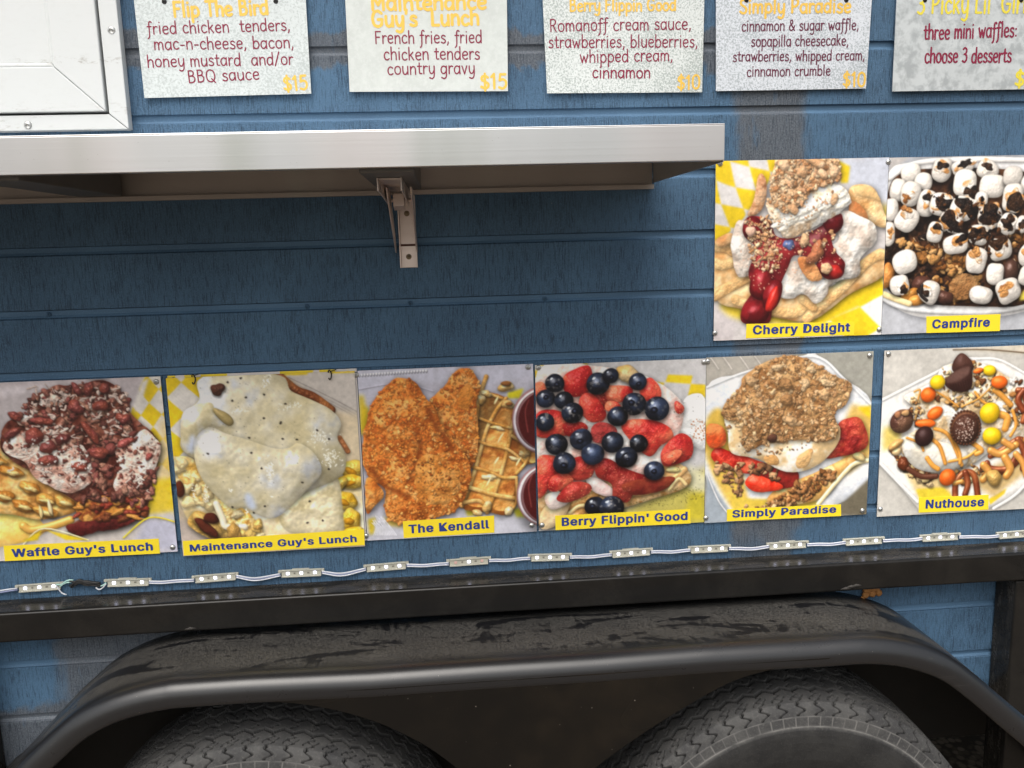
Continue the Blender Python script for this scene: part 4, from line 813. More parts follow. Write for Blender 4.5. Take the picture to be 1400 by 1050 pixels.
def pic_marshmallow():
    p = Print([(812, 50), (1550, 18), (1489, 786), (780, 815)], C(182, 184, 190), 18)
    p.flat([(780, 660), (1500, 700), (1500, 820), (770, 830)], C(190, 192, 198), soft=8, var=.04)
    p.flat([(812, 48), (900, 46), (815, 120)], C(196, 190, 186), soft=5)
    p.region([(800, 150), (900, 70), (1100, 42), (1400, 40), (1560, 80), (1530, 560), (1460, 690), (1200, 745), (960, 740), (830, 690), (775, 600)], [C(214, 212, 210), C(228, 226, 226)], puff=14, bump=.1, rag=.01, sh=.3, amb=.78)
    p.stroke([(815, 140), (920, 75), (1100, 54), (1400, 48)], 22, C(232, 228, 224), sh=.3); p.stroke([(785, 650), (850, 685), (960, 705), (1200, 712), (1380, 690), (1490, 650)], 30, C(238, 238, 238), sh=.3)
    p.region([(800, 250), (860, 120), (1100, 90), (1400, 100), (1540, 180), (1520, 560), (1400, 680), (1200, 690), (960, 680), (830, 640), (785, 540)], [C(28, 20, 18), C(58, 36, 26), C(96, 60, 36)], puff=16, bump=1.2, bf=20, rag=.1, sh=.4)
    p.crumbs([(800, 380), (980, 320), (1060, 480), (1400, 420), (1420, 560), (1300, 640), (1000, 640), (800, 560)], 190, 8, 26, [C(34, 24, 22), C(52, 34, 26), C(24, 18, 18), C(70, 46, 34)], spec=.15)
    for i in range(40):
        x, y = p.rs.uniform(850, 1400), p.rs.uniform(380, 520); a = p.rs.uniform(0, 3); p.stroke([(x, y), (x+16*math.cos(a), y+16*math.sin(a))], 3, C(214, 196, 170), sh=0, spec=0)
    G = [C(150, 100, 52), C(190, 138, 80), C(120, 74, 36), C(206, 160, 104)]
    p.crumbs([(860, 410), (1000, 440), (1130, 480), (1140, 560), (1040, 540), (940, 490)], 60, 10, 28, G, bump=1.); p.crumbs([(940, 540), (1060, 580), (1200, 560), (1180, 660), (1060, 660)], 60, 8, 24, G, bump=1.); p.crumbs([(1340, 360), (1400, 360), (1420, 420), (1340, 420)], 16, 10, 24, G)
    p.region([(1070, 600), (1130, 550), (1190, 570), (1180, 650), (1100, 660)], [C(150, 104, 62), C(190, 146, 96)], bump=1.3, bf=50, rag=.3)
    p.lump(950, 590, 40, 34, 0, C(86, 52, 42), .3, .2, .3); p.lump(1050, 650, 40, 30, .2, C(84, 52, 42), .3, .2, .3); p.lump(1340, 530, 36, 46, 0, C(86, 58, 48), .2, .1, .4)
    p.lump(805, 560, 34, 50, .3, C(214, 140, 70), .3, .3, .2); p.lump(900, 640, 40, 26, -.4, C(196, 130, 56), .3, .3, .3); p.lump(930, 665, 40, 22, 0, C(222, 150, 70), .3, .3, .2); p.stroke([(790, 640), (840, 660), (900, 680)], 26, C(238, 214, 160), spec=.1); p.flat([(1380, 640), (1430, 590), (1440, 650), (1380, 665)], C(240, 220, 90), soft=3)
    MW, TO, CHx = C(236, 228, 218), C(206, 146, 84), C(28, 22, 20)
    # x, y, half width, half height, turn, char amount, char offset x, y
    M = [(905, 115, 50, 40, -.3, 0, 0, 0), (960, 150, 44, 38, .2, 0, 0, 0), (850, 190, 40, 48, .1, 0, 0, 0), (1040, 100, 48, 52, .1, .3, 0, -20), (1130, 85, 54, 34, -.3, .5, 10, -16), (1240, 95, 56, 42, .4, .3, 0, -16), (1260, 165, 62, 54, .1, 0, 0, 0), (1350, 120, 50, 44, 0, 0, 0, 0), (1140, 155, 58, 60, .1, .35, 24, 36), (1440, 150, 60, 56, .2, 0, 0, 0), (905, 205, 52, 54, .2, .15, -20, 20), (1350, 215, 50, 66, .1, .9, 10, 18), (1460, 260, 60, 56, 0, .6, 0, 0), (820, 275, 36, 52, -.1, 0, 0, 0), (975, 245, 46, 62, .2, .3, 10, -24), (1210, 235, 34, 44, .1, .2, 0, 0), (1040, 250, 60, 52, .2, .75, 12, -4), (1130, 265, 60, 58, .3, .9, 20, -4), (1250, 300, 60, 56, -.2, 1.1, 0, -8), (888, 318, 54, 56, .5, .15, 0, -46), (1330, 330, 50, 50, .6, .7, 0, -8), (812, 380, 30, 54, 0, .2, 6, -10), (1080, 325, 58, 50, .2, 1.0, 0, -4), (1010, 370, 40, 46, .2, .3, 10, -24), (1200, 378, 52, 46, .1, 1., 0, -4), (1100, 420, 60, 46, -.2, .3, 26, -24), (1390, 330, 30, 40, .2, .5, 0, 0), (1295, 440, 56, 52, -.3, .7, -8, -26), (1190, 490, 52, 60, .1, .25, 0, -40), (1420, 460, 50, 56, .2, .2, 0, 0),
         (880, 500, 58, 56, -.35, 0, 0, 0), (1272, 548, 44, 50, .05, 0, 0, 0), (858, 600, 46, 48, -.2, .3, 18, 20), (988, 630, 50, 52, .35, .35, -30, 0), (1210, 640, 58, 42, .2, 0, 0, 0), (1330, 620, 60, 58, -.4, .15, -20, -10), (1410, 555, 40, 44, .3, 0, 0, 0)]
    for x, y, a, b, r, ch, ox, oy in M:
        a *= .9; b *= .92
        p.lump(x, y, a, b, r, MW*p.rs.uniform(.9, 1.03), .12, .3, .06, 20, .55, pw=p.rs.uniform(2.3, 3.2), amb=.66, dome=.7)
        if ch == 0 and p.rs.rand() < .5: p.lump(x-a*.1, y-b*.15, a*.62, b*.6, r, MW*1.04, .06, .1, .05, sh=0, pw=2.6, amb=.8, dome=.3)
        if ch > 0:
            p.lump(x+ox*.6, y+oy*.6, a*min(.95, .5+ch*.4), b*min(.9, .45+ch*.4), r, TO, .9, .9, .1, sh=0, amb=.7, dome=.3, col2=MW*.95)
            p.lump(x+ox, y+oy, a*min(.95, .3+ch*.55), b*min(.9, .25+ch*.5), r, CHx if ch > .28 else C(150, 96, 50), .95, 1.3, .2, sh=0, amb=.6, dome=.4, col2=C(58, 38, 26) if ch > .28 else TO)
    p.crumbs([(1000, 220), (1160, 200), (1320, 280), (1380, 400), (1240, 460), (1040, 380)], 120, 4, 13, [C(24, 18, 18), C(44, 30, 24), C(96, 60, 36)], sh=.2)
    p.stroke([(955, 600), (950, 640), (975, 665)], 14, CHx, spec=.4, sh=0)
    return p.out()

# ------------------------------------------------------------------ ground
mb = MB(); mb.grid([[(x, y, 0) for x in (-300, -20, 0, 2, 20, 300)] for y in (-300, -20, -3, 0, 3, 20, 300)])
structure(mb.build('ground', GRAVEL))

# ------------------------------------------------------------------ the trailer
trailer = thing('food_trailer', 'blue plank sided food trailer with black rail, fender and two wheels', 'trailer', (.85, 0, 0))
G0, GP = 1.76, .1016
def siding_profile(ztop, zbot):
    p = [(0, ztop)]
    for k in range(-14, 18):
        z = G0-k*GP
        if zbot+.008 < z < ztop-.008:
            p += [(0, z+.0070), (.0030, z+.0056), (.0050, z+.0050), (.0050, z-.0026), (.0040, z-.0036), (.0026, z-.0066), (.0012, z-.0074), (0, z-.0086)]
    p.append((0, zbot)); return p
mb = MB()
def sheet(x0, x1, zt, zb):
    xs = np.linspace(x0, x1, max(2, int((x1-x0)/.4)+2))
    mb.grid([[(x, y, z) for x in xs] for y, z in siding_profile(zt, zb)])
sheet(-1.6, 3.4, 2.75, .8055)
FP = [(-.30, .30), (-.20, .415), (-.071, .551), (-.032, .585), (.054, .672), (.10, .713), (.142, .746), (.19, .770), (.235, .783), (.28, .790), (.33, .792), (.60, .792), (.85, .792), (1.10, .792), (1.36, .792), (1.42, .789), (1.47, .780), (1.515, .765), (1.56, .742), (1.61, .702), (1.662, .655), (1.745, .582), (1.844, .486), (1.94, .385), (2.02, .29)]
def fx(z, right):
    q = [p for p in FP if (p[0] > .85) == right]
    q.sort(key=lambda p: p[1])
    return float(np.interp(z, [p[1] for p in q], [p[0] for p in q]))
for right in (False, True):
    rows = []
    for y, z in siding_profile(.8045, .12):
        xe = fx(z, right)+(-.002 if right else .002)
        xs = np.linspace(xe, 3.4, 7) if right else np.linspace(-1.6, xe, 7)
        rows.append([(x, y, z) for x in xs])
    mb.grid(rows)
mb.build('siding', SIDING, trailer)
mb = MB(); mb.box(-1.58, 3.38, .008, 2.2, .805, 2.74); mb.box(-1.58, -.16, .008, 2.2, .36, .803); mb.box(1.97, 3.38, .008, 2.2, .36, .803); mb.box(-.158, 1.968, .5, 2.2, .5, .803)
mb.box(-.158, 1.968, .10, .16, .40, .803)
mb.build('underbody', DARK, trailer)
# painted screw heads in the grooves
mb = MB()
for x, y in ((67, 430), (420, 419.5), (561, 415), (1010, 398), (745, 409)):
    p = at(x, y, .004); MB().dome((p[0], .004, p[2]), .0042, .0022, 12).build('siding_screw', SIDING, trailer, smooth=True)

# rail and posts
RT_Z, RB_Z, RY = .8665, .8135, -.062
mb = MB(); mb.box(-1.6, 3.4, RY, -.0008, RB_Z, RT_Z)
mb.build('rail', RAILM, trailer, bevel=.005, seg=4)
mb = MB(); mb.box(1.762, 1.826, -.058, -.0008, .25, RB_Z-.0015); mb.build('post', RAILM, trailer, bevel=.004, seg=3)
mb = MB(); mb.box(-.140, -.073, -.058, -.0008, .25, RB_Z-.0015); mb.build('post', RAILM, trailer, bevel=.004, seg=3)
# weld scars under the rail
WELD = mat_plain('dirty weld', (.030, .026, .022), .7, 0, .4, 120, .5)
for (x, y) in ((1161, 801), (1154, 803.5), (1168, 799.5), (262, 858)):
    p = at(x, y, -.055); MB().tube([(p[0]-.010, -.0605, p[2]), (p[0], -.0620, p[2]+.002), (p[0]+.010, -.0605, p[2]+.001)], [.0015, .0030, .0015], 8).build('weld', WELD, trailer, smooth=True)

# fender: top sheet with rolled lip, flange, skirt between the wheels
def smooth_path(P, step=.012):
    P = [np.array(p) for p in P]; out = []
    for i in range(len(P)-1):
        p0, p1, p2, p3 = P[max(0, i-1)], P[i], P[i+1], P[min(len(P)-1, i+2)]
        n = max(2, int(np.linalg.norm(p2-p1)/step))
        for t in np.linspace(0, 1, n, endpoint=False):
            out.append(.5*((2*p1)+(p2-p0)*t+(2*p0-5*p1+4*p2-p3)*t*t+(3*p1-p0-3*p2+p3)*t**3))
    out.append(P[-1]); return np.array(out)
path = smooth_path(FP); tg = np.gradient(path, axis=0); tg /= np.linalg.norm(tg, axis=1)[:, None]
nrm = np.stack([-tg[:, 1], tg[:, 0]], 1)
for _ in range(12): nrm[1:-1] = (nrm[:-2]+nrm[1:-1]*2+nrm[2:])/4
R0 = .026; cross = [(-.001, 0), (-.04, .0008), (-.08, .0014), (-.12, .0012), (-.155, .0004), (-.175, 0)]
for a in np.linspace(10, 90, 9): cross.append((-.178-R0*math.sin(math.radians(a)), -R0+R0*math.cos(math.radians(a))))
cross += [(-.2042, -R0-.005), (-.2044, -R0-.009), (-.2030, -R0-.011), (-.2005, -R0-.0105)]
rs = np.random.RandomState(3); dent = np.interp(np.arange(len(path)), np.linspace(0, len(path), 16), rs.uniform(-.0030, .0030, 16))
mb = MB(); rows = []
for i, (p, n) in enumerate(zip(path, nrm)):
    rows.append([(p[0]+n[0]*(o+dent[i]*min(1, -y*5)), y, p[1]+n[1]*(o+dent[i]*min(1, -y*5))) for y, o in cross])
mb.grid(rows)
fender = mb.build('fender', FENDER, trailer, smooth=True, solid=.003)
lo = path+nrm*(-R0+.001)
top = [(x, z) for x, z in lo if .33 <= x <= 1.345]
def arc(cx, cz, r, a0, a1, n=40): return [(cx+r*math.cos(math.radians(a)), cz+r*math.sin(math.radians(a))) for a in np.linspace(a0, a1, n)]
left_arch = [(.354, .7635), (.40, .7615), (.45, .7565), (.50, .7480), (.557, .7310), (.600, .7130), (.632, .6960), (.675, .6680), (.716, .6330), (.745, .60), (.765, .56), (.778, .51)]
right_arch = [(.905, .51), (.918, .555), (.940, .590), (.972, .617), (1.031, .657), (1.075, .684), (1.114, .706), (1.160, .730), (1.198, .744), (1.235, .752), (1.268, .756), (1.320, .7575)]
la = [tuple(p) for p in smooth_path(left_arch, .01)]; ra = [tuple(p) for p in smooth_path(right_arch, .01)]
outline = top[::-1]+la+[(.80, .46), (.84, .44), (.88, .46)]+ra
mb = MB(); a = [mb.b.verts.new((x, -.2041, z)) for x, z in outline]
f = mb.b.faces.new(a); bmesh.ops.triangulate(mb.b, faces=[f])
mb.build('fender_skirt', SKIRT, fender, solid=.0025)

# wheels
def tyre_mesh():
    R, HW = .345, .100
    prof = []       # (y from the wheel's middle, radius); outer face is -y
    for y in np.linspace(-.088, .088, 89): prof.append((y, R-.006-.004*(abs(y)/.088)**2.2))
    side = [(-.0905, .3325), (-.093, .3295), (-.095, .326), (-.0965, .322), (-.0977, .318), (-.0985, .3155), (-.0988, .3142), (-.0993, .3125), (-.1002, .307), (-.1009, .302), (-.1013, .299), (-.1016, .2975), (-.102, .2955), (-.103, .292), (-.1036, .288), (-.1040, .283), (-.1035, .270), (-.1015, .255), (-.098, .236), (-.092, .218), (-.086, .205), (-.080, .198), (-.070, .193)]
    inn = [(-y, r) for y, r in side]
    sp_ = np.array(side); sp_ = np.stack([np.interp(np.linspace(0, 7, 36), np.arange(8), sp_[:8, i]) for i in (0, 1)], 1).tolist()+side[8:]
    prof = [tuple(q) for q in sp_][::-1]+prof+inn
    P = np.array(prof); ns = 1280
    th = np.concatenate([np.linspace(math.radians(12), math.radians(168), 1120, endpoint=False), np.linspace(math.radians(168), math.radians(372), 160, endpoint=False)])
    y = P[:, 0][None, :]+0*th[:, None]; r = P[:, 1][None, :]+0*th[:, None]; t = th[:, None]+0*y
    tread = np.abs(y) < .0895
    tri = lambda q: np.abs(((q/6.28319) % 1)-.5)*4-1
    zig = tri(t*66)*.0052
    def gv(d, w): return np.clip((w-np.abs(d))/.0016, 0, 1)
    dep = np.zeros_like(y); wear_tone = np.zeros(y.shape+(2,))
    for g, a, w in ((-.050, .9, .0044), (-.017, 1, .0048), (.017, -1, .0048), (.050, -.9, .0044)):
        dep = np.maximum(dep, gv(y-g-zig*a, w))
    ph = (t*66/6.28319) % 1
    wob = .5+.16*np.sin(y*420)
    sip = np.clip((.085-np.abs(ph-wob))/.045, 0, 1)*(((np.abs(y) > .058) & (np.abs(y) < .0885)) | ((np.abs(y) > .026)&(np.abs(y) < .044)))
    ph2 = (t*132/6.28319) % 1
    sip2 = np.clip((.10-np.abs(ph2-.5-.25*np.sin(y*300)))/.06, 0, 1)*((np.abs(y) < .012) | ((np.abs(y) > .066) & (np.abs(y) < .08)))
    dep = np.maximum(dep, np.maximum(sip*.8, sip2*.55))*tread
    shl = (y < -.0885) & (P[:, 1][None, :] > .3160)
    dep = np.maximum(dep, np.clip((.10-np.abs(ph-.5-.20*np.sin(P[:, 1][None, :]*420)))/.06, 0, 1)*shl*.9)
    r = r-dep*.0085*np.where(shl, .5, 1)
    wear_tone[..., 1] = np.clip(dep*1.3, 0, 1)*.95  # second channel colours grooves and sipes near black by their depth
    # shoulder: two scuffed rings with short ribs between
    sh = (y < -.089) & (P[:, 1][None, :] > .2985) & (P[:, 1][None, :] < .3145)
    ph3 = (t*92/6.28319) % 1
    rib = np.clip((.07-np.abs(ph3-.5))/.04, 0, 1)*sh
    ring = np.clip((.0016-np.abs(P[:, 1]-.2977))/.001, 0, 1)[None, :]*(y < -.09)+.55*np.clip((.0014-np.abs(P[:, 1]-.3145))/.001, 0, 1)[None, :]*(y < -.09)
    wn_ = np.clip(fbm(24, 2, 3)[(np.arange(ns) % PN)[:, None], (np.arange(P.shape[0])*3 % PN)[None, :]]*1.9-.25, 0, 1)
    wear_tone[..., 0] = np.clip(np.maximum(rib*.5, ring*.8), 0, 1)*wn_
    r = r+np.maximum(rib, ring)*.0012
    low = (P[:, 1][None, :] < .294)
    wear_tone[..., 1] = np.maximum(wear_tone[..., 1], .6*low)  # and colours the sidewall darker below the rings
    co = np.stack([r*np.cos(t), y, r*np.sin(t)], -1)
    n, m = y.shape; idx = np.arange(n*m).reshape(n, m); nx = np.roll(idx, -1, 0)
    fc = np.stack([idx[:, :-1], nx[:, :-1], nx[:, 1:], idx[:, 1:]], -1).reshape(-1, 4)
    me = bpy.data.meshes.new('tyre'); me.from_pydata(co.reshape(-1, 3).tolist(), [], fc.tolist())
    at_ = me.color_attributes.new('wear_tone', 'FLOAT_COLOR', 'POINT')
    at_.data.foreach_set('color', np.concatenate([wear_tone.reshape(-1, 2), np.zeros((n*m, 1)), np.ones((n*m, 1))], 1).astype(np.float32).ravel())
    me.materials.append(RUB); return me
def rim_mesh():
    mb = MB(); rows = []
    for y, r in ((-.075, .196), (-.080, .190), (-.074, .184), (-.045, .180), (-.040, .150), (-.055, .125), (-.060, .085), (-.052, .06), (-.075, .055), (-.085, .03), (-.086, .002)):
        rows.append([(r*math.cos(k*6.28319/64), y, r*math.sin(k*6.28319/64)) for k in range(64)])
    mb.grid(rows, True); mb.grid([[(r*math.cos(k*6.28319/64), y, r*math.sin(k*6.28319/64)) for k in range(64)] for y, r in ((-.075, .196), (.075, .196))], True)
    for k in range(5):
        a = k*1.2566; mb.tube([(.10*math.cos(a), -.05, .10*math.sin(a)), (.10*math.cos(a), -.075, .10*math.sin(a))], .011, 6)
    me = bpy.data.meshes.new('rim'); bmesh.ops.recalc_face_normals(mb.b, faces=mb.b.faces); mb.b.to_mesh(me); mb.b.free(); me.materials.append(GALV); return me
TY, RM = tyre_mesh(), rim_mesh()
for x, z, y, turn in ((1.300, .347, -.100, .02), (.402, .341, -.103, .75)):
    w = bpy.data.objects.new('wheel', None); COL.objects.link(w); w.parent = trailer; w.location = Vector((x, y, z))-trailer.location
    for nm, me in (('tyre', TY), ('rim', RM)):
        o = bpy.data.objects.new(nm, me); COL.objects.link(o); o.parent = w
# stub axles so that the wheels hang on the frame
for x in (1.30, .402): MB().tube([(x, -.12, .345), (x, .9, .345)], .03, 12).build('axle', DARK, trailer)

# service window: mitred frame, sash, raised panel, screws
win = bpy.data.objects.new('service_window', None); COL.objects.link(win); win.parent = trailer; win.location = Vector((.06, 0, 1.70))-trailer.location
X1, Z0, XI, ZI, XL, ZT = .2545, 1.6415, .2268, 1.6655, -.95, 2.35
mb = MB(); mb.prism([(X1, Z0), (X1, ZT), (XI, ZT), (XI, ZI), (XI+.0004, ZI-.0006)][:4], -.019, -.0008)
mb.build('frame', WHITE, win, bevel=.0012)
mb = MB(); mb.prism([(X1-.0012, Z0), (XL, Z0), (XL, ZI-.0006), (XI-.0008, ZI-.0006)], -.0186, -.0008)
mb.build('frame', WHITE, win, bevel=.0012)
XS, ZS, XQ, ZQ = .2232, 1.6688, .1525, 1.7362
mb = MB(); mb.prism([(XS, ZS), (XS, ZT), (XQ, ZT), (XQ, ZQ)], -.0225, -.004); mb.build('sash_rail', WHITE, win, bevel=.0016, seg=3)
mb = MB(); mb.prism([(XS-.0007, ZS), (XL, ZS), (XL, ZQ-.0003), (XQ-.0006, ZQ-.0003)], -.0225, -.004); mb.build('sash_rail', WHITE, win, bevel=.0016, seg=3)
mb = MB(); mb.prism([(XQ, ZQ), (XQ, ZT), (XQ-.006, ZT), (XQ-.006, ZQ+.006)], -.0185, -.004); mb.prism([(XQ, ZQ), (XL, ZQ), (XL, ZQ+.006), (XQ-.006, ZQ+.006)], -.0185, -.004)
mb.build('bead', WHITE, win, bevel=.002, seg=3)
mb = MB(); mb.box(XL, XQ-.003, -.012, -.003, ZQ+.003, ZT); mb.build('panel', WHITE, win)
mb = MB(); mb.box(XL, XI+.001, -.0035, -.0012, ZI-.003, ZT); mb.build('backing', BLACKP, win)
mb = MB()
for x, y in ((152.3, 41), (38, 171)):
    p = at(x, y, -.019); MB().dome((p[0], -.0185, p[2]), .0062, .0032).build('window_screw', SCREW, win, smooth=True)

# ------------------------------------------------------------------ steel serving shelf with folding brackets
SD, SX0, SX1 = -.363, -.95, 1.100
ST_Z, SB_Z = 1.5885, 1.5435
shelf = thing('serving_shelf', 'brushed stainless steel serving shelf under the white window', 'shelf', (.3, 0, 1.58))
T = .0016
mb = MB(); mb.box(SX0, SX1, SD, -.0012, ST_Z-T, ST_Z)
mb.box(SX0, SX1, SD, SD+T, SB_Z, ST_Z-T-.00005); mb.box(SX0, SX1-T, SD+T+.00005, SD+.014, SB_Z, SB_Z+T)
mb.box(SX1-T, SX1, SD+T+.00005, -.0012, SB_Z-.002, ST_Z-T-.00005)
mb.build('tray', STEEL, shelf, bevel=.0006)
mb = MB(); mb.box(SX0, SX1-T-.001, -.0032, -.0014, 1.5335, ST_Z-T-.0005); mb.box(SX0, SX1-T-.001, -.016, -.0035, 1.5310, 1.5385); mb.build('back_flange', FLANGE, shelf, bevel=.0006)
for x0, x1 in ((.168, .2335), (.640, .7085)):
    mb = MB(); mb.box(x0, x1, SD+.016, -.017, 1.5385, ST_Z-T-.0005); mb.build('cross_channel', mat_plain('grey channel paint', (.10, .094, .088), .5, .2, .12, 30), shelf, bevel=.0015)
BRASS = mat_plain('dull brass screw', (.30, .25, .17), .4, .8, .3, 300)
def bracket(cx):
    b = bpy.data.objects.new('folding_bracket', None); COL.objects.link(b); b.parent = shelf; b.location = Vector((cx, 0, 1.5))-shelf.location
    w = .0125
    m1 = MB(); m1.box(cx-w, cx+w, -.004, -.001, 1.412, 1.53); m1.box(cx-w-.002, cx-w, -.016, -.001, 1.412, 1.53); m1.box(cx+w, cx+w+.002, -.016, -.001, 1.412, 1.53)
    m1.build('wall_channel', BRACKET, b, bevel=.0005)
    m2 = MB(); zt = 1.5382
    for s in (-1, 1):
        x0 = cx-.010+s*.0145; a, c = sorted((x0, x0+s*.0022))
        v = [(-.275, zt), (-.275, zt-.017), (-.150, zt-.021), (-.050, zt-.026), (-.018, zt-.012), (-.018, zt)]
        m2.prismx(v, a, c)
    m2.box(cx-.0245, cx+.0045, -.270, -.020, zt-.0022, zt)
    m2.build('shelf_channel', BRACKET, b, bevel=.0005)
    m3 = MB()
    for s in (-1, 1):
        x0 = cx-.003+s*.0165; a, c = sorted((x0, x0+s*.002))
        m3.prismx([(-.176, zt-.006), (-.160, zt-.020), (-.014, 1.437), (-.004, 1.437), (-.004, 1.447), (-.10, zt-.006)], a, c)
    P0 = Vector((cx-.004, -.178, zt-.010)); 
    m3.prismx([(-.120, zt-.012), (-.122, zt-.030), (-.100, zt-.036), (-.098, zt-.014)], cx-.0150, cx+.002)
    m3.build('folding_arm', BRACKET, b, bevel=.0004)
    for z in (1.501, 1.430): MB().dome((cx, -.0038, z), .0048, .0022).build('bracket_screw', BRASS, b, smooth=True)
    m5 = MB(); MB().tube([(cx-.020, -.085, zt-.020), (cx+.012, -.085, zt-.020)], .003, 10).build('hinge_pin', BRACKET, b); m5.box(cx-w+.0005, cx+w-.0005, -.0060, -.0042, 1.4475, 1.4510)
    m5.build('rust_stop', mat_plain('dark rust', (.09, .03, .022), .7), b)
bracket(.6825); bracket(-.62)

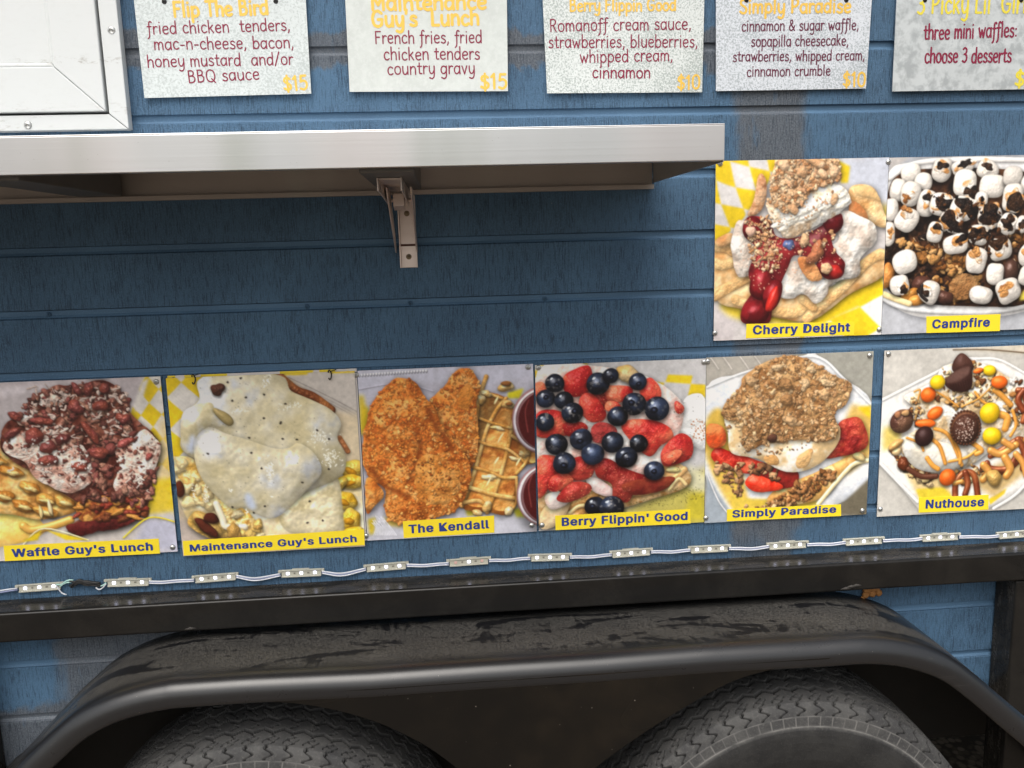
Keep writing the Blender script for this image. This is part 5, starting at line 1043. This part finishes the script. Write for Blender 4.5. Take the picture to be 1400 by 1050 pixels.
# ------------------------------------------------------------------ lettering
GL = {  # pen strokes of a hand lettered alphabet; x height 1, ascender 1.62, descender -.6
'a': (.86, [[(.74, .78), (.55, .98), (.25, .95), (.07, .66), (.08, .28), (.28, .02), (.52, .08), (.74, .42)], [(.76, 1.0), (.74, .5), (.78, .0)]]),
'b': (.86, [[(.1, 1.62), (.1, 0)], [(.1, .62), (.32, .97), (.62, .93), (.8, .58), (.72, .18), (.46, 0), (.2, .1), (.1, .3)]]),
'c': (.74, [[(.68, .84), (.46, 1.), (.2, .88), (.07, .52), (.18, .12), (.44, 0), (.7, .14)]]),
'd': (.88, [[(.76, .72), (.55, .98), (.25, .95), (.07, .62), (.1, .22), (.32, 0), (.58, .1), (.76, .4)], [(.76, 1.62), (.76, 0)]]),
'e': (.8, [[(.1, .5), (.5, .54), (.72, .6), (.66, .88), (.42, 1.), (.16, .84), (.07, .5), (.18, .12), (.45, 0), (.7, .12)]]),
'f': (.56, [[(.62, 1.5), (.46, 1.62), (.3, 1.48), (.27, 1.1), (.26, .4), (.22, -.3), (.02, -.55)], [(.04, .98), (.54, .98)]]),
'g': (.86, [[(.74, .78), (.52, .98), (.24, .94), (.07, .62), (.12, .22), (.36, .04), (.6, .16), (.75, .5)], [(.76, 1.), (.76, .2), (.7, -.4), (.42, -.6), (.12, -.46)]]),
'h': (.84, [[(.1, 1.62), (.1, 0)], [(.1, .6), (.3, .94), (.56, .98), (.72, .74), (.74, .0)]]),
'i': (.32, [[(.15, 1.), (.15, 0)], [(.15, 1.42), (.16, 1.44)]]),
'k': (.76, [[(.1, 1.62), (.1, 0)], [(.62, .98), (.12, .46)], [(.3, .6), (.68, 0)]]),
'l': (.32, [[(.14, 1.62), (.14, .0)]]),
'm': (1.24, [[(.1, 1.), (.1, 0)], [(.1, .6), (.26, .94), (.46, .96), (.58, .7), (.6, 0)], [(.6, .6), (.76, .94), (.96, .96), (1.1, .7), (1.12, 0)]]),
'n': (.84, [[(.1, 1.), (.1, 0)], [(.1, .6), (.3, .94), (.56, .98), (.72, .72), (.74, 0)]]),
'o': (.86, [[(.44, 1.), (.18, .88), (.07, .5), (.18, .12), (.44, 0), (.7, .12), (.8, .5), (.7, .88), (.44, 1.)]]),
'p': (.86, [[(.1, 1.), (.1, -.6)], [(.1, .62), (.32, .97), (.62, .93), (.8, .55), (.72, .16), (.46, 0), (.2, .1), (.1, .3)]]),
'q': (.86, [[(.74, .78), (.5, .98), (.22, .92), (.07, .55), (.16, .12), (.42, 0), (.74, .4)], [(.76, 1.), (.76, -.6)]]),
'r': (.58, [[(.1, 1.), (.1, 0)], [(.1, .58), (.24, .88), (.42, .99), (.58, .92)]]),
's': (.68, [[(.6, .86), (.4, 1.), (.16, .9), (.14, .66), (.38, .52), (.6, .36), (.58, .1), (.32, 0), (.06, .12)]]),
't': (.56, [[(.26, 1.4), (.25, .4), (.32, .06), (.56, .06)], [(.03, .98), (.54, .98)]]),
'u': (.84, [[(.1, 1.), (.1, .34), (.24, .02), (.5, .02), (.74, .4)], [(.74, 1.), (.74, 0)]]),
'v': (.74, [[(.05, 1.), (.36, 0), (.68, 1.)]]),
'w': (1.12, [[(.05, 1.), (.3, 0), (.55, .8), (.8, 0), (1.06, 1.)]]),
'y': (.8, [[(.1, 1.), (.12, .4), (.3, .04), (.54, .12), (.72, .5)], [(.74, 1.), (.74, .2), (.66, -.4), (.4, -.6), (.12, -.48)]]),
'R': (.92, [[(.12, 1.55), (.12, 0)], [(.12, 1.5), (.5, 1.56), (.76, 1.3), (.68, .95), (.4, .78), (.14, .76)], [(.42, .78), (.82, 0)]]),
'F': (.82, [[(.12, 1.55), (.12, 0)], [(.12, 1.53), (.76, 1.53)], [(.12, .82), (.62, .82)]]),
'B': (.94, [[(.12, 1.55), (.12, 0)], [(.12, 1.53), (.5, 1.54), (.7, 1.3), (.6, .94), (.14, .84)], [(.14, .84), (.6, .82), (.82, .5), (.68, .1), (.36, .0), (.12, .02)]]),
'Q': (1.2, [[(.58, 1.56), (.22, 1.38), (.07, .8), (.2, .2), (.56, 0), (.94, .2), (1.08, .78), (.94, 1.36), (.58, 1.56)], [(.66, .4), (1.08, -.12)]]),
'T': (.92, [[(.04, 1.53), (.88, 1.53)], [(.46, 1.53), (.46, 0)]]),
'M': (1.2, [[(.12, 0), (.12, 1.55)], [(.12, 1.52), (.6, .5), (1.06, 1.52)], [(1.06, 1.55), (1.06, 0)]]),
'G': (1.1, [[(.94, 1.32), (.6, 1.56), (.24, 1.38), (.07, .8), (.22, .18), (.58, 0), (.9, .2), (.98, .68)], [(.98, .7), (.6, .7)]]),
'L': (.78, [[(.12, 1.55), (.12, .03)], [(.12, .03), (.72, .03)]]),
'S': (.86, [[(.74, 1.34), (.48, 1.56), (.18, 1.42), (.16, 1.06), (.46, .82), (.76, .56), (.72, .16), (.42, 0), (.08, .2)]]),
'P': (.88, [[(.12, 1.55), (.12, 0)], [(.12, 1.53), (.52, 1.54), (.78, 1.26), (.7, .86), (.42, .68), (.14, .68)]]),
'$': (.86, [[(.74, 1.26), (.48, 1.44), (.18, 1.32), (.16, 1.0), (.46, .8), (.76, .56), (.72, .22), (.42, .08), (.08, .26)], [(.45, 1.66), (.45, -.14)]]),
'1': (.54, [[(.06, 1.24), (.32, 1.55)], [(.32, 1.55), (.32, 0)]]),
'5': (.84, [[(.72, 1.53), (.22, 1.53)], [(.22, 1.53), (.16, .88)], [(.16, .88), (.46, .98), (.74, .78), (.74, .3), (.46, 0), (.1, .12)]]),
'0': (.94, [[(.46, 1.56), (.17, 1.36), (.07, .78), (.17, .2), (.46, 0), (.75, .2), (.85, .78), (.75, 1.36), (.46, 1.56)]]),
'3': (.8, [[(.1, 1.4), (.38, 1.56), (.66, 1.36), (.6, 1.0), (.3, .86)], [(.3, .86), (.64, .76), (.72, .34), (.42, 0), (.06, .14)]]),
'&': (1.1, [[(1.02, 0), (.3, 1.06), (.32, 1.42), (.56, 1.5), (.68, 1.24), (.5, .96), (.14, .6), (.14, .16), (.46, 0), (.78, .22), (.98, .66)]]),
',': (.34, [[(.18, .12), (.16, -.06), (.06, -.26)]]), '-': (.6, [[(.08, .52), (.52, .52)]]), '/': (.66, [[(.04, -.16), (.62, 1.62)]]),
"'": (.3, [[(.16, 1.6), (.12, 1.26)]]), ':': (.34, [[(.16, .82), (.17, .83)], [(.16, .1), (.17, .11)]]), ' ': (.46, [])}
def pen_text(mb, text, xa, za, xb, zb, xh, pen, y0, th=.0003, slant=0., yb=None):
    """letter text from baseline point (xa, za) to (xb, zb); xh = height of an x, pen = stroke width"""
    adv = [GL[c][0]+.16 for c in text]; W = sum(adv)-.16
    ux, uz = xb-xa, zb-za; L = math.hypot(ux, uz); ux /= L; uz /= L; sx = L/W; p0 = 0
    rr = random.Random(len(text)*7+int(za*1e4)); k = 0
    for c, a in zip(text, adv):
        jz = rr.uniform(-.04, .04)
        sts = [s_ for st in GL[c][1] for s_ in ([st] if c not in 'MLFTvw' else [st[i:i+2] for i in range(len(st)-1)])]
        for st in sts:
            pts = np.array(st)
            if len(pts) > 2: pts = smooth_path(pts, .09)
            elif len(pts) == 2: pts = np.linspace(pts[0], pts[1], 4)
            q = [np.array(((p0+x+slant*z)*sx, (z+jz)*xh)) for x, z in pts]
            q = [np.array((xa+ux*x-uz*z, za+uz*x+ux*z)) for x, z in q]
            # flat ribbon with round ends
            k += 1; yy = y0-th-(k % 7)*.00001
            l, r = [], []
            for i in range(len(q)):
                t = q[min(i+1, len(q)-1)]-q[max(i-1, 0)]; n = np.linalg.norm(t); t = t/n if n > 1e-9 else np.array((0, 1.))
                nn = np.array((-t[1], t[0]))*pen*.5*(.92+.16*rr.random()); l.append(q[i]+nn); r.append(q[i]-nn)
            def cap(c0, d):
                a0 = math.atan2(d[1], d[0]); return [c0+pen*.5*np.array((math.cos(a0-a_), math.sin(a0-a_))) for a_ in np.linspace(0, math.pi, 7)[1:-1]]
            ring = l+cap(q[-1], l[-1]-q[-1])+r[::-1]+cap(q[0], r[0]-q[0])
            V = [mb.b.verts.new((p[0], yy-i*.000003, p[1])) for i, p in enumerate(l)]; Wv = [mb.b.verts.new((p[0], yy-i*.000003, p[1])) for i, p in enumerate(r)]
            for i in range(len(q)-1): mb.b.faces.new((V[i], V[i+1], Wv[i+1], Wv[i]))
            for ce, a_, b_, d, ye in ((q[-1], V[-1], Wv[-1], l[-1]-q[-1], yy-(len(q)-1)*.000003), (q[0], Wv[0], V[0], r[0]-q[0], yy)):
                cv = [a_]+[mb.b.verts.new((p[0], ye, p[1])) for p in cap(ce, d)]+[b_]
                mb.b.faces.new(cv)
        p0 += a
FONT = None
try: FONT = bpy.data.fonts.load(bpy.utils.system_resource('DATAFILES', path='fonts')+'/Inter.woff2')    # Blender's own interface font
except Exception: pass
def type_text(text, name, mat, parent, pa, pb, cap_h, y, bold):
    """bold sans lettering fitted between two baseline points"""
    cu = bpy.data.curves.new(name, 'FONT')
    if FONT: cu.font = FONT
    cu.body = text; cu.size = 1; cu.resolution_u = 4; cu.fill_mode = 'FRONT'; cu.extrude = 0; cu.space_character = 1.10
    o = bpy.data.objects.new(name, cu); COL.objects.link(o); bpy.context.view_layer.update()
    me = bpy.data.meshes.new_from_object(o.evaluated_get(bpy.context.evaluated_depsgraph_get())); bpy.data.objects.remove(o)
    # embolden: the same outline laid round a small ellipse, each copy a hair in front of the last
    c0 = np.zeros(len(me.vertices)*3); me.vertices.foreach_get('co', c0); c0 = c0.reshape(-1, 3)
    f0 = [list(q.vertices) for q in me.polygons]; bpy.data.meshes.remove(me); vs_, fs_ = [], []
    for k in range(13):
        a = k*6.28319/12; d = np.array((bold*math.cos(a), bold*.62*math.sin(a), 0)) if k < 12 else np.zeros(3)
        for j, f in enumerate(f0):                      # every face stands alone: outlines of one glyph may overlap
            n0 = len(vs_); q = c0[f]+d; q[:, 2] = k*2.+(j % 41)*.04; vs_ += q.tolist(); fs_.append(list(range(n0, n0+len(f))))
    co = np.array(vs_); me = bpy.data.meshes.new(name); me.from_pydata(co.tolist(), [], fs_)
    x0, x1 = co[:, 0].min(), co[:, 0].max(); ux, uz = pb[0]-pa[0], pb[2]-pa[2]; L = math.hypot(ux, uz)
    capu = co[:, 1].max()/1.04+bold*.5
    sx = L/(x1-x0); sz = cap_h/capu; X = (co[:, 0]-x0)*sx; Z = (co[:, 1]+bold)*sz
    out = np.stack([pa[0]+(ux*X-uz*Z)/L, y-.00001*co[:, 2], pa[2]+(uz*X+ux*Z)/L], -1)
    me.vertices.foreach_set('co', out.ravel()); me.update()
    return link(name, me, mat, parent)

# ------------------------------------------------------------------ hand lettered menu signs
def plate(name, q, y, th, mat, parent, bow=0., n=14):
    """thin sheet through four corners TL TR BR BL given as (x, z)"""
    q = [np.array(p) for p in q]; mb = MB(); F = []
    for s in (0, 1):
        rows = []
        for j in range(n+1):
            v = j/n; row = []
            for i in range(n+1):
                u = i/n; p = (q[0]*(1-u)+q[1]*u)*(1-v)+(q[3]*(1-u)+q[2]*u)*v
                row.append((p[0], y-bow*(v**2)*(.6+.8*u)+(th if s else 0), p[1]))
            rows.append(row)
        F.append(mb.grid(rows))
    A, B = F
    for e in ([(j, 0) for j in range(n+1)], [(n, i) for i in range(n+1)], [(j, n) for j in range(n, -1, -1)], [(0, i) for i in range(n, -1, -1)]):
        for (a, b), (c, d) in zip(e[:-1], e[1:]): mb.b.faces.new((A[a][b], A[c][d], B[c][d], B[a][b]))
    return mb.build(name, mat, parent)
def sign(label, corners, mat, lines, title, price, tcol, dcol, screws, y=-.007):
    q = [at(x, yy, y)[[0, 2]] for x, yy in corners]
    # the sheets run on above the photograph's top edge
    up = .030; dl = (q[0]-q[3]); dr = (q[1]-q[2])
    q[0] = q[0]+dl/np.linalg.norm(dl)*up; q[1] = q[1]+dr/np.linalg.norm(dr)*up
    c = (q[2]+q[3])/2
    t = thing('menu_sign', label, 'sign', (c[0], y, c[1]), 'hand lettered menu signs')
    plate('plate', q, y, .0015, mat, t)
    def ln(mb, text, x0, y0, x1, y1, xh, pen):
        a, b = at(x0, y0, y), at(x1, y1, y); s = float(np.linalg.norm(b-a))/math.hypot(x1-x0, y1-y0)
        pen_text(mb, text, a[0], a[2], b[0], b[2], xh*s, pen*s, y)
    mb = MB()
    for l in title: ln(mb, *l)
    mb.build('title_lettering', tcol, t)
    mb = MB()
    for l in lines: ln(mb, *l)
    mb.build('dish_lettering', dcol, t)
    mb = MB(); ln(mb, *price); mb.build('price_lettering', tcol, t)
    for x, yy in screws:
        p = at(x, yy, y); MB().dome((p[0], y, p[2]), .0040, .0022).build('sign_screw', BLACKP, t, smooth=True)
W1 = (.52, .56, .56, 1)
sign('menu sign beside the white window, priced $15, fried chicken, bacon and BBQ sauce', [(183, 0), (418, 0), (425.5, 128), (197.5, 134)], mat_sign('pale sign enamel', W1, (.30, .34, .33, 1), .5, 260),
     [('fried chicken  tenders,', 202, 47, 397, 41.5, 10.2, 1.75), ('mac-n-cheese, bacon,', 211, 68, 402, 65.5, 10.2, 1.75), ('honey mustard  and/or', 202, 92, 401, 88, 10.2, 1.75), ('BBQ sauce', 258, 113.5, 355, 108, 10.2, 1.75)],
     [('Flip The Bird', 238, 23, 367, 19.5, 12.3, 3.9)], ('$15', 388.5, 124, 421, 121.5, 11.8, 3.1), GOLD, MAROON, [(224.5, 2), (377, 1.5)])
sign('smooth grey menu sign priced $15, French fries, fried chicken tenders and country gravy', [(472, 0), (693, 0), (694.5, 124.5), (478, 125.5)], mat_sign('grey sign enamel', (.48, .51, .49, 1), (.60, .62, .61, 1), .3, 120),
     [('French fries, fried', 513, 59.5, 659, 58.5, 10.2, 1.75), ('chicken tenders', 525, 82, 656, 81, 10.2, 1.75), ('country gravy', 530, 102, 649, 100.5, 10.2, 1.75)],
     [('Maintenance', 508, 14, 665, 12, 12.8, 4.1), ("Guy's  Lunch", 509, 36, 655, 33.5, 12.8, 4.1)], ('$15', 657, 121.5, 693, 121, 12., 3.4), GOLD, MAROON, [(530, -14), (650, -14)])
sign('speckled menu sign priced $10, Romanoff cream sauce with strawberries and blueberries', [(742, 0), (963, 0), (960, 126), (748, 127.5)], mat_sign('speckled sign enamel', (.56, .59, .58, 1), (.17, .22, .20, 1), .62, 330),
     [('Romanoff cream sauce,', 752, 43, 945, 40, 10., 1.65), ('strawberries, blueberries,', 750, 65.5, 954, 64, 10., 1.65), ('whipped cream,', 793, 85.5, 920, 83, 10., 1.65), ('cinnamon', 810, 106.5, 889, 106.5, 9.6, 1.9)],
     [('Berry Flippin Good', 779, 15.3, 924, 14.5, 9.6, 2.6)], ('$10', 926, 122, 957, 121.5, 11.2, 2.8), GOLD, MAROON, [(790, -9), (915, -9)])
sign('speckled silver menu sign priced $10, sopapilla cheesecake and cinnamon crumble', [(979, 0), (1192, 0), (1184, 121), (979, 124.5)], mat_sign('silver sign enamel', (.55, .58, .62, 1), (.20, .24, .25, 1), .6, 300, .28),
     [('cinnamon & sugar waffle,', 1014, 42.5, 1174, 40.5, 8.6, 1.6), ('sopapilla cheesecake,', 1027, 63.5, 1160, 62, 8.6, 1.6), ('strawberries, whipped cream,', 1002, 84, 1182, 82, 8.2, 1.6), ('cinnamon crumble', 1021, 104.5, 1135, 103, 8.2, 1.6)],
     [('Simply Paradise', 1011, 18, 1163, 17, 11, 3.1)], ('$10', 1152, 118.5, 1183, 118, 11.2, 2.8), GOLD, PLUM, [(1020.5, 0), (1157, 0)])
sign('stained grey menu sign with lemon title, three mini waffles with desserts', [(1226, 0), (1462, 0), (1462, 121), (1220, 125)], mat_sign('stained sign enamel', (.46, .49, .50, 1), (.20, .22, .23, 1), .55, 42, .3, .13),
     [('three mini waffles:', 1263, 54, 1390, 50, 11.5, 2.3), ('choose 3 desserts', 1264, 86, 1382, 85, 11.5, 2.3)],
     [("3 Picky Lil' Girls", 1254, 18.5, 1412, 17, 15, 3.)], ('$10', 1387, 118, 1424, 118, 12., 3.4), LEMON, MAROON, [(1264.5, 0), (1396, 0)], -.009)

# ------------------------------------------------------------------ printed food posters
def poster(label, fn, x0, x1, zt, zb, lab, text, tx, capf, screws, y=-.0045, ties=()):
    n = 256; img = np.minimum(lin(fn())*.93, .82)
    t = thing('food_poster', label, 'poster', ((x0+x1)/2, y, zb), 'food photo posters')
    xs = np.linspace(x0, x1, n); zz = np.linspace(zt, zb, n)
    gx, gz = np.meshgrid(xs, zz); co = np.stack([gx, np.full_like(gx, y), gz], -1).reshape(-1, 3)
    idx = np.arange(n*n).reshape(n, n)
    fc = np.stack([idx[:-1, :-1], idx[1:, :-1], idx[1:, 1:], idx[:-1, 1:]], -1).reshape(-1, 4)
    # give the sheet its thickness
    rim = np.concatenate([idx[0, :], idx[1:, -1], idx[-1, -2::-1], idx[-2:0:-1, 0]])
    back = co[rim].copy(); back[:, 1] += .0016; b0 = n*n; m = len(rim)
    sidef = [(int(rim[i]), int(rim[(i+1) % m]), b0+(i+1) % m, b0+i) for i in range(m)]
    me = bpy.data.meshes.new('sheet'); me.from_pydata(np.concatenate([co, back]).tolist(), [], fc.tolist()+sidef+[list(range(b0+m-1, b0-1, -1))])
    ca = me.color_attributes.new('print', 'FLOAT_COLOR', 'POINT')
    rgb_ = np.concatenate([img.reshape(-1, 3), np.full((m, 3), .62)]); ca.data.foreach_set('color', np.concatenate([rgb_, np.ones((len(rgb_), 1))], 1).astype(np.float32).ravel())
    link('sheet', me, PRINT, t)
    q = [at(a, b, y)[[0, 2]] for a, b in lab]
    lb = plate('name_label', q, y-.0006, .0005, YLAB, t, n=1)
    (xa, ya), (xb, yb) = tx; yt = y-.0006
    pa, pb = at(xa, ya, yt), at(xb, yb, yt)
    hh = float(np.linalg.norm(q[0]-q[3]))
    type_text(text, 'label_lettering', NAVY, lb, pa, pb, hh*capf, yt-.0004, .035)
    if screws:
        for a, b in screws:
            p = at(a, b, y); mb = MB(); mb.dome((p[0], y-.0002, p[2]), .0050, .0030); mb.build('poster_screw', SCREW, t, smooth=True)
    for a, b in ties:
        p = at(a, b, y); mb = MB(); mb.tube([(p[0]+.006*math.cos(k)*.45, y-.001-.004*math.sin(k)**2, p[2]+.008*math.sin(k)) for k in np.linspace(-2.4, 2.6, 14)], .0011, 6); mb.tube([(p[0]+.002, y-.003, p[2]+.006), (p[0]+.012, y-.006, p[2]+.009)], .0009, 5)
        mb.build('zip_tie', BLACKP, t)
    return t
poster('poster of bacon topped loaded waffle, cut by the photo edge', pic_bacon_waffle, -.045, .2600, 1.2440, .9365, [(5, 746), (217, 736.3), (219, 756.5), (7, 767)], "Waffle Guy's Lunch", ((17, 762), (209.5, 752.5)), .53, [(213.5, 522), (236, 748)])
poster('poster of fried chicken smothered in white pepper gravy, hung by two black ties', pic_gravy, .2700, .5820, 1.2410, .9290, [(250, 739.5), (498, 723.5), (498.5, 745), (251.5, 759.5)], "Maintenance Guy's Lunch", ((260, 754.5), (488, 741)), .48, [], -.0085, ((265, 518), (451, 512)))
poster('poster of golden crispy chicken beside a waffle and two sauce cups', pic_tenders, .5862, .8872, 1.2405, .9375, [(550.7, 712.5), (675.5, 704.8), (676, 728), (552, 735.5)], 'The Kendall', ((559, 729.5), (669, 722.5)), .49, [(487, 512.5), (722, 502), (726.7, 718), (500.5, 732.5)])
poster('poster of blueberries and sliced strawberries heaped on cream', pic_berries, .8905, 1.1930, 1.2380, .9380, [(758.9, 704.9), (943.6, 696), (944, 715.3), (759.6, 724.7)], "Berry Flippin' Good", ((768, 719.5), (940, 711)), .57, [(736, 502.8), (962.5, 495), (741, 717.7)], -.0047)
poster('poster of brown cinnamon crumble heaped over cream with strawberries', pic_crumble, 1.1938, 1.4990, 1.2395, .9360, [(993.7, 696.3), (1149.5, 689.3), (1149.8, 705.3), (993.7, 712.5)], 'Simply Paradise', ((1001, 707.8), (1143, 701)), .61, [(967.5, 494.4), (1189, 486), (1178.9, 698), (965, 708)])
poster('poster of whipped cream with peanut butter cups, round candies and pretzels', pic_nut_candy, 1.5195, 1.8245, 1.2395, .9300, [(1256.3, 680.5), (1351.5, 676.3), (1351, 696.6), (1255.8, 700.8)], 'Nuthouse', ((1265, 695.5), (1345, 692)), .56, [(1214.7, 484), (1203.5, 696)])
poster('poster of cherry sauce and whipped cream with crumbs on a waffle', pic_cherry, 1.2065, 1.5110, 1.5750, 1.2690, [(1020.3, 442.9), (1168, 439.8), (1167.4, 457.7), (1019.7, 462.4)], 'Cherry Delight', ((1029, 457.5), (1162, 453.5)), .62, [(984.5, 223.6), (977.3, 455.5), (1202, 450.5), (1214.5, 221.4)])
poster('poster of toasted and charred marshmallows piled in a white foam tray', pic_marshmallow, 1.5118, 1.8170, 1.5745, 1.2690, [(1266.4, 432.6), (1367.6, 429.4), (1366.7, 452.4), (1266.4, 455.2)], 'Campfire', ((1274, 449.5), (1353, 446.5)), .54, [(1438, 440)], -.0047)
t = thing('covered_poster', 'old poster covered by the gravy poster, only its yellow and white top edge showing', 'poster', (.43, -.004, .94))
mb = MB(); mb.box(.2715, .5850, -.0045, -.0030, .938, 1.2445)
mb.build('sheet', (lambda n: (n.set('Base Color', n.mix(n.ramp(n.noise(n.scale(n.co(), 30, 1, 1), 1., 1), .50, .52), (.62, .58, .56, 1), (.74, .56, .03, 1))), n.m)[1])(NT('faded print', Roughness=.35)), t)
mb = MB(); p = at(237, 519.5, -.0047); mb.dome((p[0], -.0047, p[2]), .0050, .003); mb.build('poster_screw', SCREW, t, smooth=True)

# ------------------------------------------------------------------ string of LED modules along the rail
led = thing('led_light_string', 'string of white LED modules wired along the bottom of the blue wall', 'string lights', (.85, -.004, .885))
MOD = [(54, 803), (175, 796.5), (294.5, 790), (412, 783.5), (528, 775), (641, 768), (752, 762), (863, 756), (970, 750.5), (1077, 745.5), (1181, 740), (1285.5, 734.7), (1390, 730.5), (1495, 726)]
rl = random.Random(8); ends = []
for i, (px, py) in enumerate(MOD):
    p = at(px, py, -.004); ang = rl.uniform(-.032, .032)
    o = Matrix.Translation((p[0], 0, p[2])) @ Matrix.Rotation(ang, 4, 'Y')
    mb = MB(); H = .0066
    mb.box(-.0345, .0345, -.0040, -.0006, -H, H, o); mb.box(-.0345, .0345, -.0062, -.00405, H-.0016, H, o); mb.box(-.0345, .0345, -.0062, -.00405, -H, -H+.0026, o)
    for s in (-1, 1):
        mb.box(min(s*.0346, s*.040), max(s*.0346, s*.040), -.0052, -.0006, H-.0042, H, o)
    if i % 2: mb.box(-.016, .014, -.0050, -.0006, H+.00005, H+.0016, o)
    md = mb.build('led_module', IVORY, led, bevel=.0006)
    for k, dx in enumerate((-.0235, 0, .0235)):
        c = o @ Vector((dx, 0, .0004)); m_ = MB(); m_.box(c.x-.0026, c.x+.0026, -.0052, -.0041, c.z-.0025, c.z+.0025)
        m_.build('diode', LEDOFF if (i == 5 and k != 1) else LED, md, bevel=.0006)
    for dx, w in ((-.0118, .0016), (.0122, .0020)):
        c = o @ Vector((dx, 0, .0004)); MB().box(c.x-w, c.x+w, -.0046, -.0041, c.z-.0014, c.z+.0014).build('chip', PAD, md)
    ends.append((o @ Vector((-.036, -.0055, 0)), o @ Vector((.036, -.0055, 0))))
def wire(a, b, sag, dz, kind, r=.00125):
    pts = []
    for t in np.linspace(0, 1, 18):
        q = a.lerp(b, t); q.z += -sag*math.sin(math.pi*t)**1.2+dz+.0005*math.sin(t*9+a.x*40); q.y += -.0016*math.sin(math.pi*t); pts.append(q)
    MB().tube(pts, r, 7).build(kind, WIREW if kind == 'white_wire' else WIREB, led, smooth=True)
for i in range(len(ends)-1):
    if i == 0: continue
    a, b = ends[i][1], ends[i+1][0]; s = rl.uniform(.0, .0016) if i not in (2, 3) else .005
    wire(a, b, s, .0016, 'white_wire'); wire(a, b, s*1.1, -.0002, 'lavender_wire', .0010); wire(a, b, s*1.25, -.0022, 'white_wire')
a = ends[0][0]; wire(a+Vector((-.16, 0, -.004)), a, .003, .0014, 'white_wire'); wire(a+Vector((-.16, 0, -.004)), a, .004, -.0014, 'lavender_wire')
# taped repair between the first two modules
e0, e1 = ends[0][1], ends[1][0]
def sw(name, mat, pts, r): MB().tube([tuple(p) for p in smooth_path([np.array(q) for q in pts], .003)], r, 7).build(name, mat, led, smooth=True)
P = lambda x, y, d=-.006: at(x, y, d)
sw('white_wire', WIREW, [P(76, 799), P(80, 805), P(85, 811), P(91, 813)], .0012); sw('white_wire', WIREW, [P(131, 803), P(135, 806), P(140, 804), P(145, 798)], .0012)
sw('mint_wire', GREENW, [P(77, 799), P(84, 799), P(91, 794), P(100, 793)], .0013); sw('mint_wire', GREENW, [P(82, 802), P(90, 797), P(104, 795)], .0010); sw('mint_wire', GREENW, [P(133, 799), P(139, 801), P(145, 797)], .0012)
for j in range(7): sw('black_tape', BLACKP, [P(98+rl.uniform(-3, 3), 794+j*1.6), P(108, 795+rl.uniform(-3, 5), -.009), P(120, 797+rl.uniform(-4, 5), -.009), P(134+rl.uniform(-3, 4), 799+rl.uniform(-3, 4))], rl.uniform(.0008, .0024))

# ------------------------------------------------------------------ lump of foam under the rail
fm = bmesh.new(); rf = random.Random(5)
for (x, y, r) in ((1186, 806, .0085), (1193, 805, .0085), (1202, 811, .0065), (1184, 814, .0065), (1193, 812, .0075), (1199, 806, .006), (1180, 819, .0045)):
    p = at(x, y, -.008); bmesh.ops.create_icosphere(fm, subdivisions=3, radius=r, matrix=Matrix.Translation((p[0], -.006, p[2])) @ Matrix.Diagonal((1, .7, 1, 1)))
for v in fm.verts: v.co += Vector((rf.uniform(-1, 1), rf.uniform(-1, 1), rf.uniform(-1, 1)))*.0006
me = bpy.data.meshes.new('foam_lump'); fm.to_mesh(me); fm.free()
tag(link('foam_lump', me, FOAM, None, True), 'orange brown lump of expanding foam under the black rail', 'foam')
